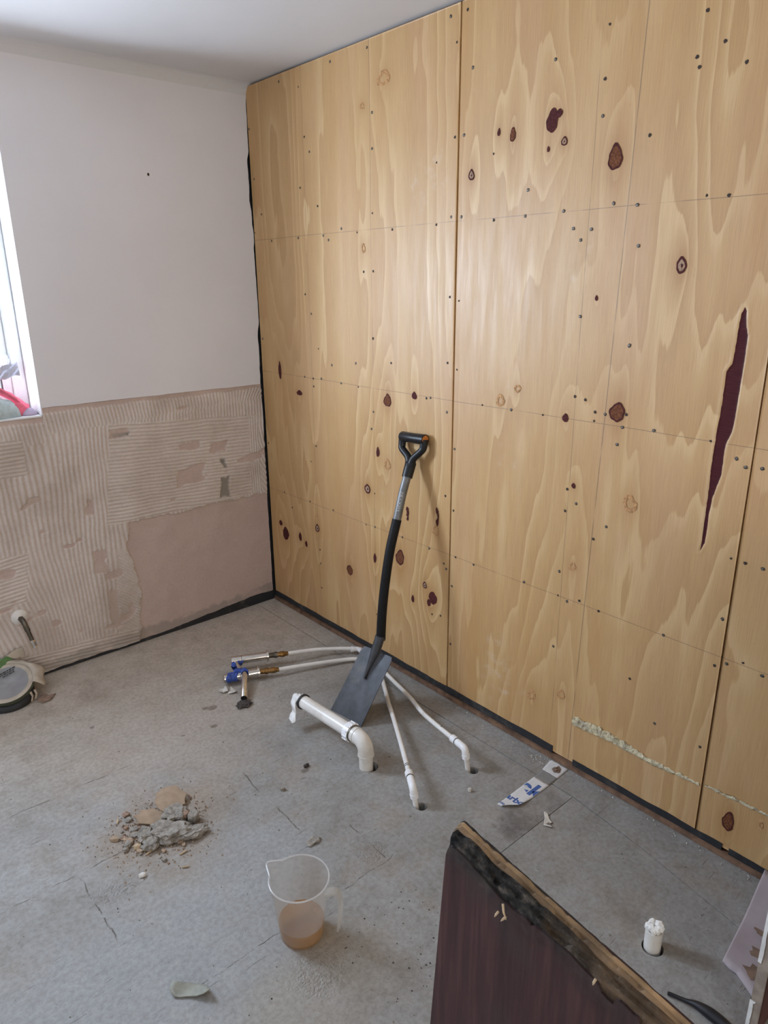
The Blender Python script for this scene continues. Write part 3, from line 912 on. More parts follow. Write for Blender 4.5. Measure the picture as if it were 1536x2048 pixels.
# --- plywood wall
pw = structure(box('wall_right', (0.019, RY0, 0.0), (0.12, 0.014, RH), M['seamdark']))
SCREWS = [(-1.221,2.362),(-1.249,2.288),(-1.249,2.028),(-0.426,2.142),(-0.456,2.085),(-0.843,2.162),(-0.841,2.047),(-0.838,1.834),(-0.839,1.632),
    (-0.832,1.385),(-0.82,2.365),(-0.608,2.365),(-0.264,2.364),(-0.399,2.321),(-0.383,1.962),(-0.499,1.884),(-0.149,1.77),(-0.354,1.772),
    (-0.531,1.772),(-0.747,1.773),(-0.948,1.772),(-1.171,1.775),(-1.239,1.794),(-0.65,1.792),(-0.564,1.754),(-1.168,1.964),(-1.24,1.543),
    (-1.235,1.323),(-0.427,1.468),(-0.033,2.029),(-0.016,2.229),(-0.014,1.81),(-0.388,1.547),(-0.782,1.631),(-0.077,1.883),(-1.288,2.028),
    (-1.284,1.791),(-1.282,1.531),(-1.291,2.363),(-1.422,1.773),(-1.544,1.776),(-1.68,1.78),(-1.91,1.778),(-2.093,1.785),(-2.147,1.781),
    (-1.783,2.09),(-1.785,2.004),(-1.776,1.727),(-1.761,1.493),(-1.785,2.212),(-2.042,2.18),(-1.926,1.939),(-1.744,1.7),(-1.717,1.732),
    (-1.924,1.678),(-1.28,1.303),(-2.038,2.067),(-2.148,2.055),(-1.622,2.167),(-1.318,2.207),(-1.55,1.847),(-1.412,1.96),(-2.093,2.108),
    (-2.029,2.089),(-1.926,1.422),(-1.839,1.787),(-1.525,1.195),(-1.651,1.194),(-1.763,1.264),(-1.8,1.258),(-1.869,1.224),(-1.928,1.194),
    (-2.024,1.199),(-2.182,1.195),(-1.76,0.976),(-1.758,0.905),(-1.796,0.937),(-1.753,0.698),(-1.615,0.616),(-1.755,0.614),(-1.836,0.623),
    (-1.907,0.612),(-2.122,0.613),(-2.285,1.143),(-2.317,1.147),(-2.276,0.897),(-2.313,0.895),(-1.866,0.84),(-1.906,0.89),(-1.916,1.143),
    (-2.253,1.161),(-1.835,1.2),(-1.836,1.226),(-1.936,1.232),(-1.925,1.42),(-1.278,1.023),(-1.236,1.15),(-1.27,0.791),(-1.236,0.839),
    (-1.295,0.613),(-1.385,0.61),(-1.271,0.491),(-1.248,0.551),(-1.401,1.195),(-1.271,0.244),(-1.223,0.345),(-1.751,0.426),(-1.791,0.605),
    (-0.026,1.345),(-0.47,1.325),(-0.424,1.195),(-0.424,1.161),(-0.359,1.197),(-0.483,1.201),(-0.622,1.194),(-0.736,1.19),(-0.833,1.387),
    (-0.938,1.3),(-0.829,1.1),(-0.815,1.029),(-0.426,0.894),(-0.831,0.76),(-0.021,0.844),(-1.131,1.188),(-1.152,1.192),(-0.561,1.263),
    (-0.722,1.283),(-0.382,0.815),(-0.36,0.619),(-0.539,0.619),(-0.83,0.613),(-1.0,0.613),(-1.155,0.608),(-0.772,0.609),(-1.27,0.792),
    (-1.249,0.552),(-1.235,0.569),(-1.27,0.491),(-1.272,0.244),(-1.223,0.345),(-0.206,0.553),(-0.425,0.395),(-0.426,0.327),(-0.427,0.201),
    (-0.142,0.617),(-0.833,0.209),(-1.176,0.335),(-2.276,0.58),(-2.306,0.599),(-2.357,0.892),(-2.398,0.603),(-2.347,0.619),(-2.27,0.313),
    (-2.034,0.43),(-2.129,0.319),(-2.29,0.722)]
KNOTS = [('red',-1.623,2.015,0.0205,0.0265),('red',-1.646,2.032,0.0105,0.01),('red',-1.735,1.195,0.0105,0.0125),('red',-1.782,0.991,0.007,0.008),('red',-1.81,1.544,0.005,0.0065),('red',-1.615,1.946,0.005,0.0065),('red',-1.43,2.015,0.006,0.0095),('red',-0.136,0.398,0.0275,0.0295),('red',-0.095,0.446,0.014,0.0135),
    ('red',-0.264,0.416,0.013,0.0185),('red',-0.313,0.393,0.0105,0.0135),('red',-1.067,1.189,0.0135,0.013),('red',-1.179,0.404,0.022,0.026),('red',-1.157,0.377,0.011,0.013),('red',-1.064,0.362,0.009,0.0135),('red',-1.033,0.72,0.0075,0.027),('red',-1.197,0.747,0.008,0.03),('red',-0.16,1.206,0.0125,0.0345),
    ('red',-0.854,0.938,0.0095,0.019),('red',-0.827,0.47,0.0095,0.0205),('red',-0.312,1.12,0.02,0.011),('knot',-1.833,1.897,0.0225,0.0265),('knot',-1.907,1.233,0.0235,0.0265),('knot',-1.484,2.0,0.011,0.016),('knot',-0.915,1.153,0.0205,0.023),('knot',-0.65,0.36,0.02,0.0225),('knot',-0.986,0.519,0.0245,0.0305),
    ('knot',-2.377,0.12,0.017,0.027),('ring',-2.049,1.625,0.0145,0.018),('ring',-1.324,1.909,0.0125,0.0145),('ring',-1.668,1.959,0.01,0.011),('ring',-0.784,0.769,0.0195,0.0175),('ring',-1.133,0.445,0.0115,0.013),('ring',-0.41,0.498,0.016,0.0175),('pale',-1.975,0.976,0.022,0.0235),('pale',-0.906,2.255,0.0315,0.0225),
    ('pale',-0.788,2.191,0.011,0.011),('pale',-0.912,0.897,0.021,0.0185),('pale',-1.676,0.201,0.017,0.0175),('pale',-1.801,0.728,0.013,0.0135),('pale',-1.479,1.218,0.019,0.0165),('pale',-0.783,1.714,0.012,0.0145),('pale',-1.188,0.687,0.0185,0.0165),('pale',-1.547,1.264,0.014,0.011),('pale',-2.461,0.165,0.006,0.0105),
    ('pale',-1.796,0.26,0.0155,0.0145)]
TEAR = [(-2.219,1.53),(-2.225,1.521),(-2.229,1.489),(-2.236,1.462),(-2.237,1.421),(-2.236,1.368),(-2.235,1.296),(-2.234,1.246),(-2.231,1.223),
    (-2.221,1.193),(-2.22,1.17),(-2.221,1.112),(-2.214,1.083),(-2.206,1.046),(-2.203,1.0),(-2.204,0.96),(-2.202,0.918),(-2.192,0.89),
    (-2.195,0.928),(-2.193,0.99),(-2.194,1.039),(-2.192,1.118),(-2.192,1.161),(-2.194,1.231),(-2.197,1.291),(-2.197,1.371),(-2.201,1.381),
    (-2.209,1.394),(-2.211,1.44),(-2.212,1.489),(-2.214,1.511),(-2.217,1.521)]


def sheet(ya, yb, seed, res, z0=0.028, z1=2.391):
    """face-veneered plywood sheet from y=ya (far) to y=yb (near)"""
    n, mm = int((ya - yb) / res) + 1, int((z1 - z0) / res) + 1
    ys = np.linspace(ya, yb, n)
    zs = np.linspace(z0, z1, mm)
    Y, Z = np.meshgrid(ys, zs, indexing='ij')
    U = -Y
    ph = 4.0 * U + 8.5 * vnoise(U * 1.9 + seed, Z * 0.36 + 2.3 * seed, seed) + 3.0 * vnoise(U * 5, Z * 0.75, seed + 5) + 1.3 * vnoise(U * 11, Z * 0.5, seed + 7) + 0.5 * vnoise(U * 34, Z * 0.9, seed + 3) + 0.25 * vnoise(U * 12, Z * 9, seed + 2)
    warm = np.zeros_like(Y)
    for kind, ky, kz, ry, rz in KNOTS:
        if not (yb - 0.1 < ky < ya + 0.1): continue
        r = math.sqrt(ry * rz)
        dy, dz = Y - ky, Z - kz
        if kind != 'red' or ry / rz > 0.35:
            s = r * 2.2
            sz = r * (8.5 if r > 0.012 else 6)
            A = 0.8 + 75 * r
            # rings part round the knot and draw out above and below
            ph += A * np.exp(-np.sqrt((dy / s) ** 2 + (dz / sz) ** 2 + 0.02)) * (1.0 if kind != 'pale' else 0.6)
            warm += np.exp(-((dy / (ry * 2.1)) ** 2 + (dz / (rz * 2.1)) ** 2)) * (1.0 if kind in ('knot', 'ring') else 0.55)
            warm += 0.6 * np.exp(-((dy / (ry * 0.8)) ** 2 + (dz / (rz * 4.0)) ** 2)) * (kind in ('knot', 'ring'))
    X = np.zeros_like(Y)
    tear = np.full(Y.shape, -0.2)
    if yb < TEAR[0][0] < ya:
        k = (Y < -2.15) & (Z > 0.83) & (Z < 1.6)
        sd = poly_sdf(Y[k], Z[k], TEAR)
        tear[k] = sd
        X = 0.0018 * sstep(-0.0012, 0.0018, tear)
        # lifted veneer along the tear
        X -= 0.0012 * np.exp(-((tear + 0.004) / 0.004) ** 2) * (tear < 0) * vnoise(Y * 20, Z * 18, 4)
    X += 0.0010 * (vnoise(U * 1.5, Z * 1.3, seed + 9) - 0.5)
    return grid_mesh('plywood_sheet', X, Y, Z, {'phase': ph, 'warm': np.clip(warm, 0, 1), 'tear': tear}, M['ply'], pw, True, (0.0185, 0, 0))


SH = [(-0.007, -1.2615, 1, 0.006), (-1.2675, -2.2895, 2, 0.0034), (-2.2935, -3.45, 4, 0.006), (-3.454, RY0 + 0.002, 6, 0.02)]
sheets = [(a, b, sheet(a, b, s, r)) for a, b, s, r in SH]


def sheet_at(y):
    for a, b, o in sheets:
        if b <= y <= a: return o
    return sheets[0][2]


# screws: a countersunk head in a small dark hole
def screw_mesh(hole_r, head_r):
    bm = bmesh.new()
    def disc(r, x, mi, rr=0.0):
        vs_ = [bm.verts.new((x, r * (1 + rr * random.uniform(-1, 1)) * math.cos(2 * PI * k / 10), r * (1 + rr * random.uniform(-1, 1)) * math.sin(2 * PI * k / 10))) for k in range(10)]
        c = bm.verts.new((x - 0.0006, 0, 0))
        for k in range(10):
            f = bm.faces.new((vs_[k], vs_[(k + 1) % 10], c))
            f.material_index = mi
    disc(hole_r, -0.0007, 0, 0.22)
    if head_r: disc(head_r, -0.0013, 1)
    me = bpy.data.meshes.new('screw')
    bmesh.ops.recalc_face_normals(bm, faces=bm.faces)
    bm.to_mesh(me)
    bm.free()
    me.materials.append(M['screwhole'])
    me.materials.append(M['screw'])
    return me


SMS = [screw_mesh(0.0052, 0.0034), screw_mesh(0.0044, 0.003), screw_mesh(0.0046, 0), screw_mesh(0.0034, 0)]
for i, (sy, sz) in enumerate(SCREWS):
    if not (0.03 < sz < 2.385): continue
    y_ = sy
    for a, b in ((-1.2615, -1.2675), (-2.2895, -2.2935)):
        if b - 0.006 < y_ < a + 0.006: y_ = a + 0.012 if y_ > (a + b) / 2 else b - 0.012
    y_ = min(y_, -0.014)
    o = bpy.data.objects.new('screw', SMS[(i * 7 + i // 3) % 4])
    COL.objects.link(o)
    o.parent = sheet_at(y_)
    o.location = (0.0, y_, sz)
    o.rotation_euler = (random.uniform(0, 6), 0, 0)


# knots
def blob(bm, cy, cz, ry, rz, x, mi, seg=26, rough=0.14, seed=0, inner=None, point=0.35):
    rs = np.random.default_rng(seed)
    ph = rs.uniform(0, 6, 4)
    out = []
    for k in range(seg):
        a = 2 * PI * k / seg
        f = 1 + rough * (math.sin(2 * a + ph[0]) * 0.5 + math.sin(3 * a + ph[1]) * 0.4 + math.sin(7 * a + ph[2]) * 0.3)
        f *= 1 + point * max(0, math.sin(a)) ** 12 * 0.8
        out.append(bm.verts.new((x, cy + ry * f * math.cos(a), cz + rz * f * math.sin(a))))
    if inner is None:
        c = bm.verts.new((x - 0.0004, cy, cz))
        for k in range(seg):
            bm.faces.new((out[k], out[(k + 1) % seg], c)).material_index = mi
    else:
        inn = [bm.verts.new((x, cy + (v.co.y - cy) * inner, cz + (v.co.z - cz) * inner)) for v in out]
        for k in range(seg):
            bm.faces.new((out[k], out[(k + 1) % seg], inn[(k + 1) % seg], inn[k])).material_index = mi


for i, (kind, ky, kz, ry, rz) in enumerate(KNOTS):
    bm = bmesh.new()
    sl = {'red': ['k_red'], 'knot': ['k_knot', 'k_red'], 'ring': ['k_red', 'k_core'], 'pale': ['k_pale']}[kind]
    streak = kind == 'red' and ry / rz < 0.36
    if streak:
        for q in range(4):
            blob(bm, ky + random.uniform(-0.6, 0.6) * ry, kz + (q - 1.5) * rz * 0.5, ry * random.uniform(0.6, 1.1), rz * random.uniform(0.22, 0.4), -0.0009 - q * 0.0001, 0, 14, 0.3, i * 9 + q)
    elif kind == 'red':
        blob(bm, ky, kz, ry, rz, -0.0009, 0, 26, 0.12, i)
    elif kind == 'knot':
        blob(bm, ky, kz, ry, rz, -0.0009, 0, 30, 0.14, i)
        blob(bm, ky, kz, ry * 1.0, rz * 1.0, -0.0012, 1, 30, 0.14, i, 0.80)
    elif kind == 'ring':
        blob(bm, ky, kz, ry, rz, -0.0011, 0, 28, 0.10, i, 0.66)
        blob(bm, ky, kz, ry * 0.8, rz * 0.8, -0.0009, 1, 24, 0.06, i)
        blob(bm, ky - ry * 0.1, kz, ry * 0.25, rz * 0.25, -0.0012, 0, 12, 0.2, i)
    else:
        blob(bm, ky, kz, ry, rz, -0.0009, 0, 26, 0.2, i, 0.55)
    o = from_bm('knot', bm, None, sheet_at(ky))
    for s in sl: o.data.materials.append(M[s])

# painted black band and timber plate along the foot of the plywood
def band(name, y0, y1, zlo, zhi, x, thick, mat, rag=0.004):
    nn = max(4, int(abs(y1 - y0) / 0.02))
    ys = np.linspace(y0, y1, nn)
    tz = zhi + rag * (fbm(ys * 12, ys * 0, 21) - 0.5) * 2
    bz = zlo + rag * 0.6 * (fbm(ys * 15, ys * 0, 23) - 0.5) * 2
    X = np.full((nn, 2), x)
    Y = np.stack([ys, ys], 1)
    Z = np.stack([bz, tz], 1)
    return grid_mesh(name, X, Y, Z, {}, mat, None, False, (thick, 0, 0))


tr = structure(band('baseboard_right', -0.008, -1.7790, 0.022, 0.049, -0.0022, 0.003, M['black']))
structure(band('baseboard_right', -1.862, -2.372, 0.016, 0.040, -0.0022, 0.003, M['black']))
structure(band('baseboard_right', -2.392, -2.64, 0.014, 0.036, -0.0022, 0.003, M['black']))
structure(box('trim_1', (-0.010, -3.6, 0.0), (0.016, -0.004, 0.017), M['plate'], None, 0.002))

# ---------------------------------------------------------------- things
# ---- spade leaning on the plywood
def spade():
    T = empty('spade', (-0.398, -1.112, 0), 'black steel spade with a D-shaped grip leaning against the plywood', 'spade')
    BL, BR = Vector((-0.405, -1.029, 0.001)), Vector((-0.390, -1.196, 0.001))
    TL, TR = Vector((-0.240, -1.033, 0.226)), Vector((-0.222, -1.194, 0.230))
    nrm = (BR - BL).cross(TL - BL).normalized()
    if nrm.x > 0: nrm = -nrm                       # front face looks into the room
    nu, nv = 24, 26
    bm = bmesh.new()
    top, bot = [], []
    def P(u, v):
        a = BL.lerp(BR, u)
        b = TL.lerp(TR, u)
        cc = 4 * (u - 0.5) ** 2
        w_ = 1 - 0.03 * v
        a2 = BL.lerp(BR, 0.5 + (u - 0.5) * w_)
        b2 = TL.lerp(TR, 0.5 + (u - 0.5) * w_)
        # rounded shoulders
        vv = v
        if v > 0.9: vv = v - 0.012 * max(0, (abs(u - 0.5) * 2 - 0.86) / 0.14) ** 2 * 4 * ((v - 0.9) / 0.1)
        p = a2.lerp(b2, vv)
        soc = math.exp(-((u - 0.5) / 0.085) ** 2) * float(sstep(0.50, 0.98, v)) * 0.016
        return p - nrm * 0.010 * (1 - cc) * 0.6 + nrm * soc
    for sgn, L in ((1, top), (-1, bot)):
        for i in range(nu + 1):
            L.append([bm.verts.new(P(i / nu, j / nv) + nrm * 0.0014 * sgn) for j in range(nv + 1)])
    for L, fl in ((top, 0), (bot, 1)):
        for i in range(nu):
            for j in range(nv):
                q = (L[i][j], L[i + 1][j], L[i + 1][j + 1], L[i][j + 1])
                bm.faces.new(q if not fl else q[::-1])
    def rim(seq_t, seq_b):
        for k in range(len(seq_t) - 1):
            bm.faces.new((seq_t[k], seq_b[k], seq_b[k + 1], seq_t[k + 1]))
    rim([top[i][0] for i in range(nu + 1)], [bot[i][0] for i in range(nu + 1)])
    rim([top[i][nv] for i in range(nu + 1)], [bot[i][nv] for i in range(nu + 1)])
    rim(top[0], bot[0])
    rim(top[nu], bot[nu])
    bl = from_bm('blade', bm, M['blade'], T, True)
    auto(bl, 50)
    path = [(-0.300, -1.111, 0.134), (-0.270, -1.111, 0.178), (-0.243, -1.111, 0.222), (-0.222, -1.1105, 0.262), (-0.213, -1.110, 0.285)]
    so = tube('socket', smooth_path([Vector(p) + nrm * (0.004 if i == 0 else 0.006) for i, p in enumerate(path)], 6), [0.004 + 0.0150 * float(sstep(0, 0.62, k / 24)) for k in range(25)], M['blade'], T, 20)
    sh = [(-0.2135, -1.110, 0.272), (-0.2065, -1.110, 0.375), (-0.190, -1.1095, 0.495), (-0.161, -1.108, 0.631), (-0.122, -1.104, 0.742), (-0.090, -1.100, 0.836), (-0.064, -1.096, 0.895), (-0.048, -1.0925, 0.93)]
    sp = smooth_path(sh, 8)
    zc = [p.z for p in sp]
    cut = min(range(len(sp)), key=lambda i: abs(zc[i] - 0.738))
    tube('shaft', sp[cut - 2:], 0.0160, M['shaft'], T, 20)
    tube('sleeve', sp[:cut + 1], 0.0182, M['sleeve'], T, 20)
    tube('collar', sp[:2], 0.0186, M['blade'], T, 20)
    # maker's lettering up the shaft
    seg0, seg1 = Vector((-0.1125, -1.1028, 0.772)), Vector((-0.088, -1.0996, 0.842))
    ax = (seg1 - seg0).normalized()
    cu = bpy.data.curves.new('t', 'FONT')
    cu.body = 'FISKARS'
    cu.size = 0.020
    cu.align_x = 'CENTER'
    cu.align_y = 'CENTER'
    to = bpy.data.objects.new('t', cu)
    COL.objects.link(to)
    bpy.context.view_layer.update()
    me = to.to_mesh()
    vv = [v.co.copy() for v in me.vertices]
    ff = [tuple(p.vertices) for p in me.polygons]
    to.to_mesh_clear()
    bpy.data.objects.remove(to)
    tow = (Vector(CAM['loc']) - seg0)
    tow = (tow - ax * tow.dot(ax)).normalized()
    sd = ax.cross(tow)
    wmax = max(v.x for v in vv) - min(v.x for v in vv)
    k = (seg1 - seg0).length / wmax
    V = []
    for v in vv:
        c = seg0 + ax * ((v.x * k) + (seg1 - seg0).length / 2)
        a = -v.y * 0.75 / 0.0164 + 0.25
        V.append(c + (tow * math.cos(a) + sd * math.sin(-a)) * 0.0164)
    mesh('lettering', V, ff, M['lettering'], T)
    # D grip
    gl, gr = Vector((-0.0225, -1.018, 1.033)), Vector((-0.0225, -1.154, 1.040))
    gx = (gr - gl).normalized()
    g_ = empty_mesh = tube('grip', [gl + gx * 0.004, gl + gx * 0.008, gl.lerp(gr, 0.5), gr - gx * 0.008, gr - gx * 0.004], [0.0180, 0.0200, 0.0185, 0.0200, 0.0195], M['grip'], T, 24)
    tube('end_cap', [gr - gx * 0.0042, gr - gx * 0.0025], [0.0155, 0.0150], M['orange'], T, 24)
    tube('end_cap', [gl + gx * 0.0042, gl + gx * 0.0025], [0.0122, 0.0118], M['orange'], T, 24)
    J = Vector((-0.046, -1.092, 0.930))
    for s, gp, sh_ in ((1, gl + gx * 0.010, 0.004), (-1, gr - gx * 0.010, -0.004)):
        a = gp
        pts = [a, a + Vector((-0.004, 0, -0.030)), a + Vector((-0.009, -0.007 * s, -0.045)), J + Vector((0.006, 0.014 * s, 0.034)), J + Vector((0.0, 0.005 * s, 0.008))]
        tube('grip_arm', smooth_path(pts, 6), [0.0155 - 0.0020 * math.sin(k / 24 * PI) for k in range(25)], M['grip'], T, 16)
    a = Vector((-0.0635, -1.0955, 0.893))
    tube('grip_socket', [a, a.lerp(J, 0.1), a.lerp(J, 0.8), J + (J - a) * 0.4, J + (J - a) * 0.62], [0.0200, 0.0205, 0.0210, 0.0212, 0.0165], M['grip'], T, 20)


spade()


# ---- pipes
def bend(p0, pc, p1, r, n=8):
    """p0 -> corner pc -> p1 with a rounded corner"""
    p0, pc, p1 = Vector(p0), Vector(pc), Vector(p1)
    a = pc + (p0 - pc).normalized() * r
    b = pc + (p1 - pc).normalized() * r
    out = [p0]
    for k in range(n + 1):
        t = k / n
        out.append((1 - t) ** 2 * a + 2 * t * (1 - t) * pc + t * t * b)
    out.append(p1)
    return out


def waste():
    T = empty('waste_pipe', (-0.520, -1.385, 0), 'fat cream-white waste pipe rising from the floor and lying level in front of the spade', 'pipe')
    foot, crn, far = Vector((-0.520, -1.385, -0.11)), Vector((-0.522, -1.386, 0.106)), Vector((-0.5345, -1.022, 0.095))
    d = (far - crn).normalized()
    tube('upright', [foot, foot.lerp(crn, 0.85)], 0.0238, M['wwaste'], T, 28)
    tube('elbow', bend((-0.521, -1.3855, 0.048), crn, crn + d * 0.062, 0.046, 10), 0.0272, M['wwaste'], T, 28)
    ring_tube('elbow_bead', crn + d * 0.046, d, 0.0245, 0.0288, 0.004, M['wwaste'], T)
    ring_tube('elbow_bead', Vector((-0.521, -1.3855, 0.052)), (0, 0, 1), 0.0245, 0.0288, 0.005, M['wwaste'], T)
    tube('pipe_run', [crn + d * 0.05, far], 0.0245, M['wwaste'], T, 28)
    ring_tube('seal', crn + d * 0.0625, d, 0.0235, 0.0300, 0.004, M['gunm'], T)
    nut = ring_tube('compression_nut', crn + d * 0.078, d, 0.0240, 0.0325, 0.026, M['wfit'], T)
    a, b = frame_of(d)
    for k in range(12):
        t = 2 * PI * k / 12
        c = crn + d * (0.078 + random.uniform(-0.003, 0.004)) + (a * math.cos(t) + b * math.sin(t)) * 0.0332
        bx_ = tube('rib', [c - d * 0.011, c + d * 0.012], [0.0026, 0.0022], M['wfit'], nut, 6)
    ring_tube('rubber_ring', far - d * 0.012, d, 0.0240, 0.0292, 0.008, M['rubber'], T)
    # paper plug and hanging strip
    crumple('paper_plug', far + d * 0.006, (0.022, 0.018, 0.022), M['tissue'], 31, None, 'wad of white tissue stuffed in the end of the fat waste pipe', 'tissue')
    # strip
    pts = [far + d * 0.004 + Vector((-0.004, 0, 0.018)), far + d * 0.014 + Vector((-0.020, 0, 0.012)), far + Vector((-0.034, 0.006, -0.008)), far + Vector((-0.038, -0.004, -0.030)), far + Vector((-0.050, -0.012, -0.046)), far + Vector((-0.062, -0.014, -0.054))]
    sp = smooth_path(pts, 5)
    V, Fc = [], []
    for i, p in enumerate(sp):
        wv = 0.020 + 0.004 * math.sin(i * 0.7)
        V += [p + Vector((0.2, 1, 0.1)).normalized() * wv, p - Vector((0.2, 1, 0.1)).normalized() * wv]
    for i in range(len(sp) - 1): Fc.append((2 * i, 2 * i + 1, 2 * i + 3, 2 * i + 2))
    o = mesh('tissue_strip', V, Fc, M['tissue'], None, True)
    md = o.modifiers.new('s', 'SOLIDIFY')
    md.thickness = 0.0009
    tag(o, 'torn white strip hanging from the end of the fat waste pipe', 'tissue')


def crumple(name, c, r, mat, seed, parent=None, label=None, cat=None, group=None, amp=0.45, sub=3, freq=2.6, flat_base=None):
    bm = bmesh.new()
    bmesh.ops.create_icosphere(bm, subdivisions=sub, radius=1)
    from mathutils import noise as mn
    off = Vector((seed * 1.7, seed * 0.9, seed * 2.3))
    for v in bm.verts:
        n_ = mn.noise(v.co * freq + off) + 0.5 * mn.noise(v.co * freq * 2.3 + off)
        p = v.co * (1 + amp * n_)
        v.co = Vector((c[0] + p.x * r[0], c[1] + p.y * r[1], c[2] + p.z * r[2]))
        if flat_base is not None and v.co.z < flat_base: v.co.z = flat_base
    o = from_bm(name, bm, mat, parent)
    if label: tag(o, label, cat, group)
    return o


waste()


def water_pipe(label, path, elbow, hole, joint=None, marks=()):
    T = empty('water_pipe', (hole[0], hole[1], 0), label, 'pipe')
    end = Vector(path[-1])
    d = (end - Vector(path[-2])).normalized()
    tube('tube', smooth_path(path, 8), 0.0085, M['wpipe'], T, 16)
    if joint is not None:
        j = Vector(joint)
        ja = bend(j + Vector((-0.028, 0.014, 0.002)), j, j + Vector((-0.006, -0.030, 0)), 0.012, 6)
        tube('corner_fitting', ja, 0.0105, M['wfit'], T, 16)
        ring_tube('fitting_nut', j + Vector((-0.026, 0.0125, 0.002)), (-0.9, 0.45, 0.05), 0.0075, 0.0128, 0.014, M['wfit'], T, 14)
    e = Vector(elbow)
    h = Vector((hole[0], hole[1], -0.1))
    hd = (h - e).normalized()
    nut = ring_tube('coupling', end - d * 0.006, d, 0.0085, 0.0142, 0.026, M['wfit'], T, 20)
    ring_tube('grey_band', end - d * 0.020, d, 0.0085, 0.0128, 0.003, M['gunm'], T, 20)
    ring_tube('grey_band', end + d * 0.009, d, 0.0085, 0.0136, 0.004, M['gunm'], T, 20)
    tube('elbow', bend(end + d * 0.006, e, e + hd * 0.030, 0.014, 8), 0.0126, M['wfit'], T, 20)
    ring_tube('elbow_collar', e + hd * 0.030, hd, 0.0082, 0.0140, 0.014, M['wfit'], T, 20)
    tube('tail', [e + hd * 0.02, h], 0.0085, M['wpipe'], T, 16)
    for s in marks:
        c = Vector(path[-2]).lerp(end, s)
        ring_tube('pen_mark', c, d, 0.0083, 0.0087, 0.0035, M['inkblack'], T, 14)


VU = [Vector((-0.549, -0.510, 0.050)), Vector((-0.404, -0.576, 0.049))]          # upper chrome body
VL = [Vector((-0.629, -0.588, 0.030)), Vector((-0.489, -0.637, 0.030))]          # lower chrome body
water_pipe('thin white water pipe closest to the plywood, ending at the wall-side floor hole',
           [(-0.326, -0.612, 0.046), (-0.186, -0.660, 0.034), (-0.050, -0.745, 0.022), (-0.040, -0.78, 0.020), (-0.075, -0.95, 0.018), (-0.101, -1.049, 0.020), (-0.146, -1.205, 0.030), (-0.201, -1.346, 0.045), (-0.253, -1.552, 0.069)],
           (-0.270, -1.612, 0.078), (-0.262, -1.641), (-0.042, -0.752, 0.022), (0.55,))
water_pipe('thin white water pipe under the spade blade, ending at the hole nearest the jug',
           [(-0.416, -0.677, 0.030), (-0.244, -0.738, 0.021), (-0.105, -0.800, 0.014), (-0.085, -0.86, 0.012), (-0.115, -0.99, 0.012), (-0.164, -1.074, 0.014), (-0.228, -1.169, 0.022), (-0.277, -1.248, 0.030), (-0.371, -1.394, 0.042), (-0.490, -1.573, 0.058)],
           (-0.524, -1.624, 0.063), (-0.516, -1.650), None, (0.72, 0.76))


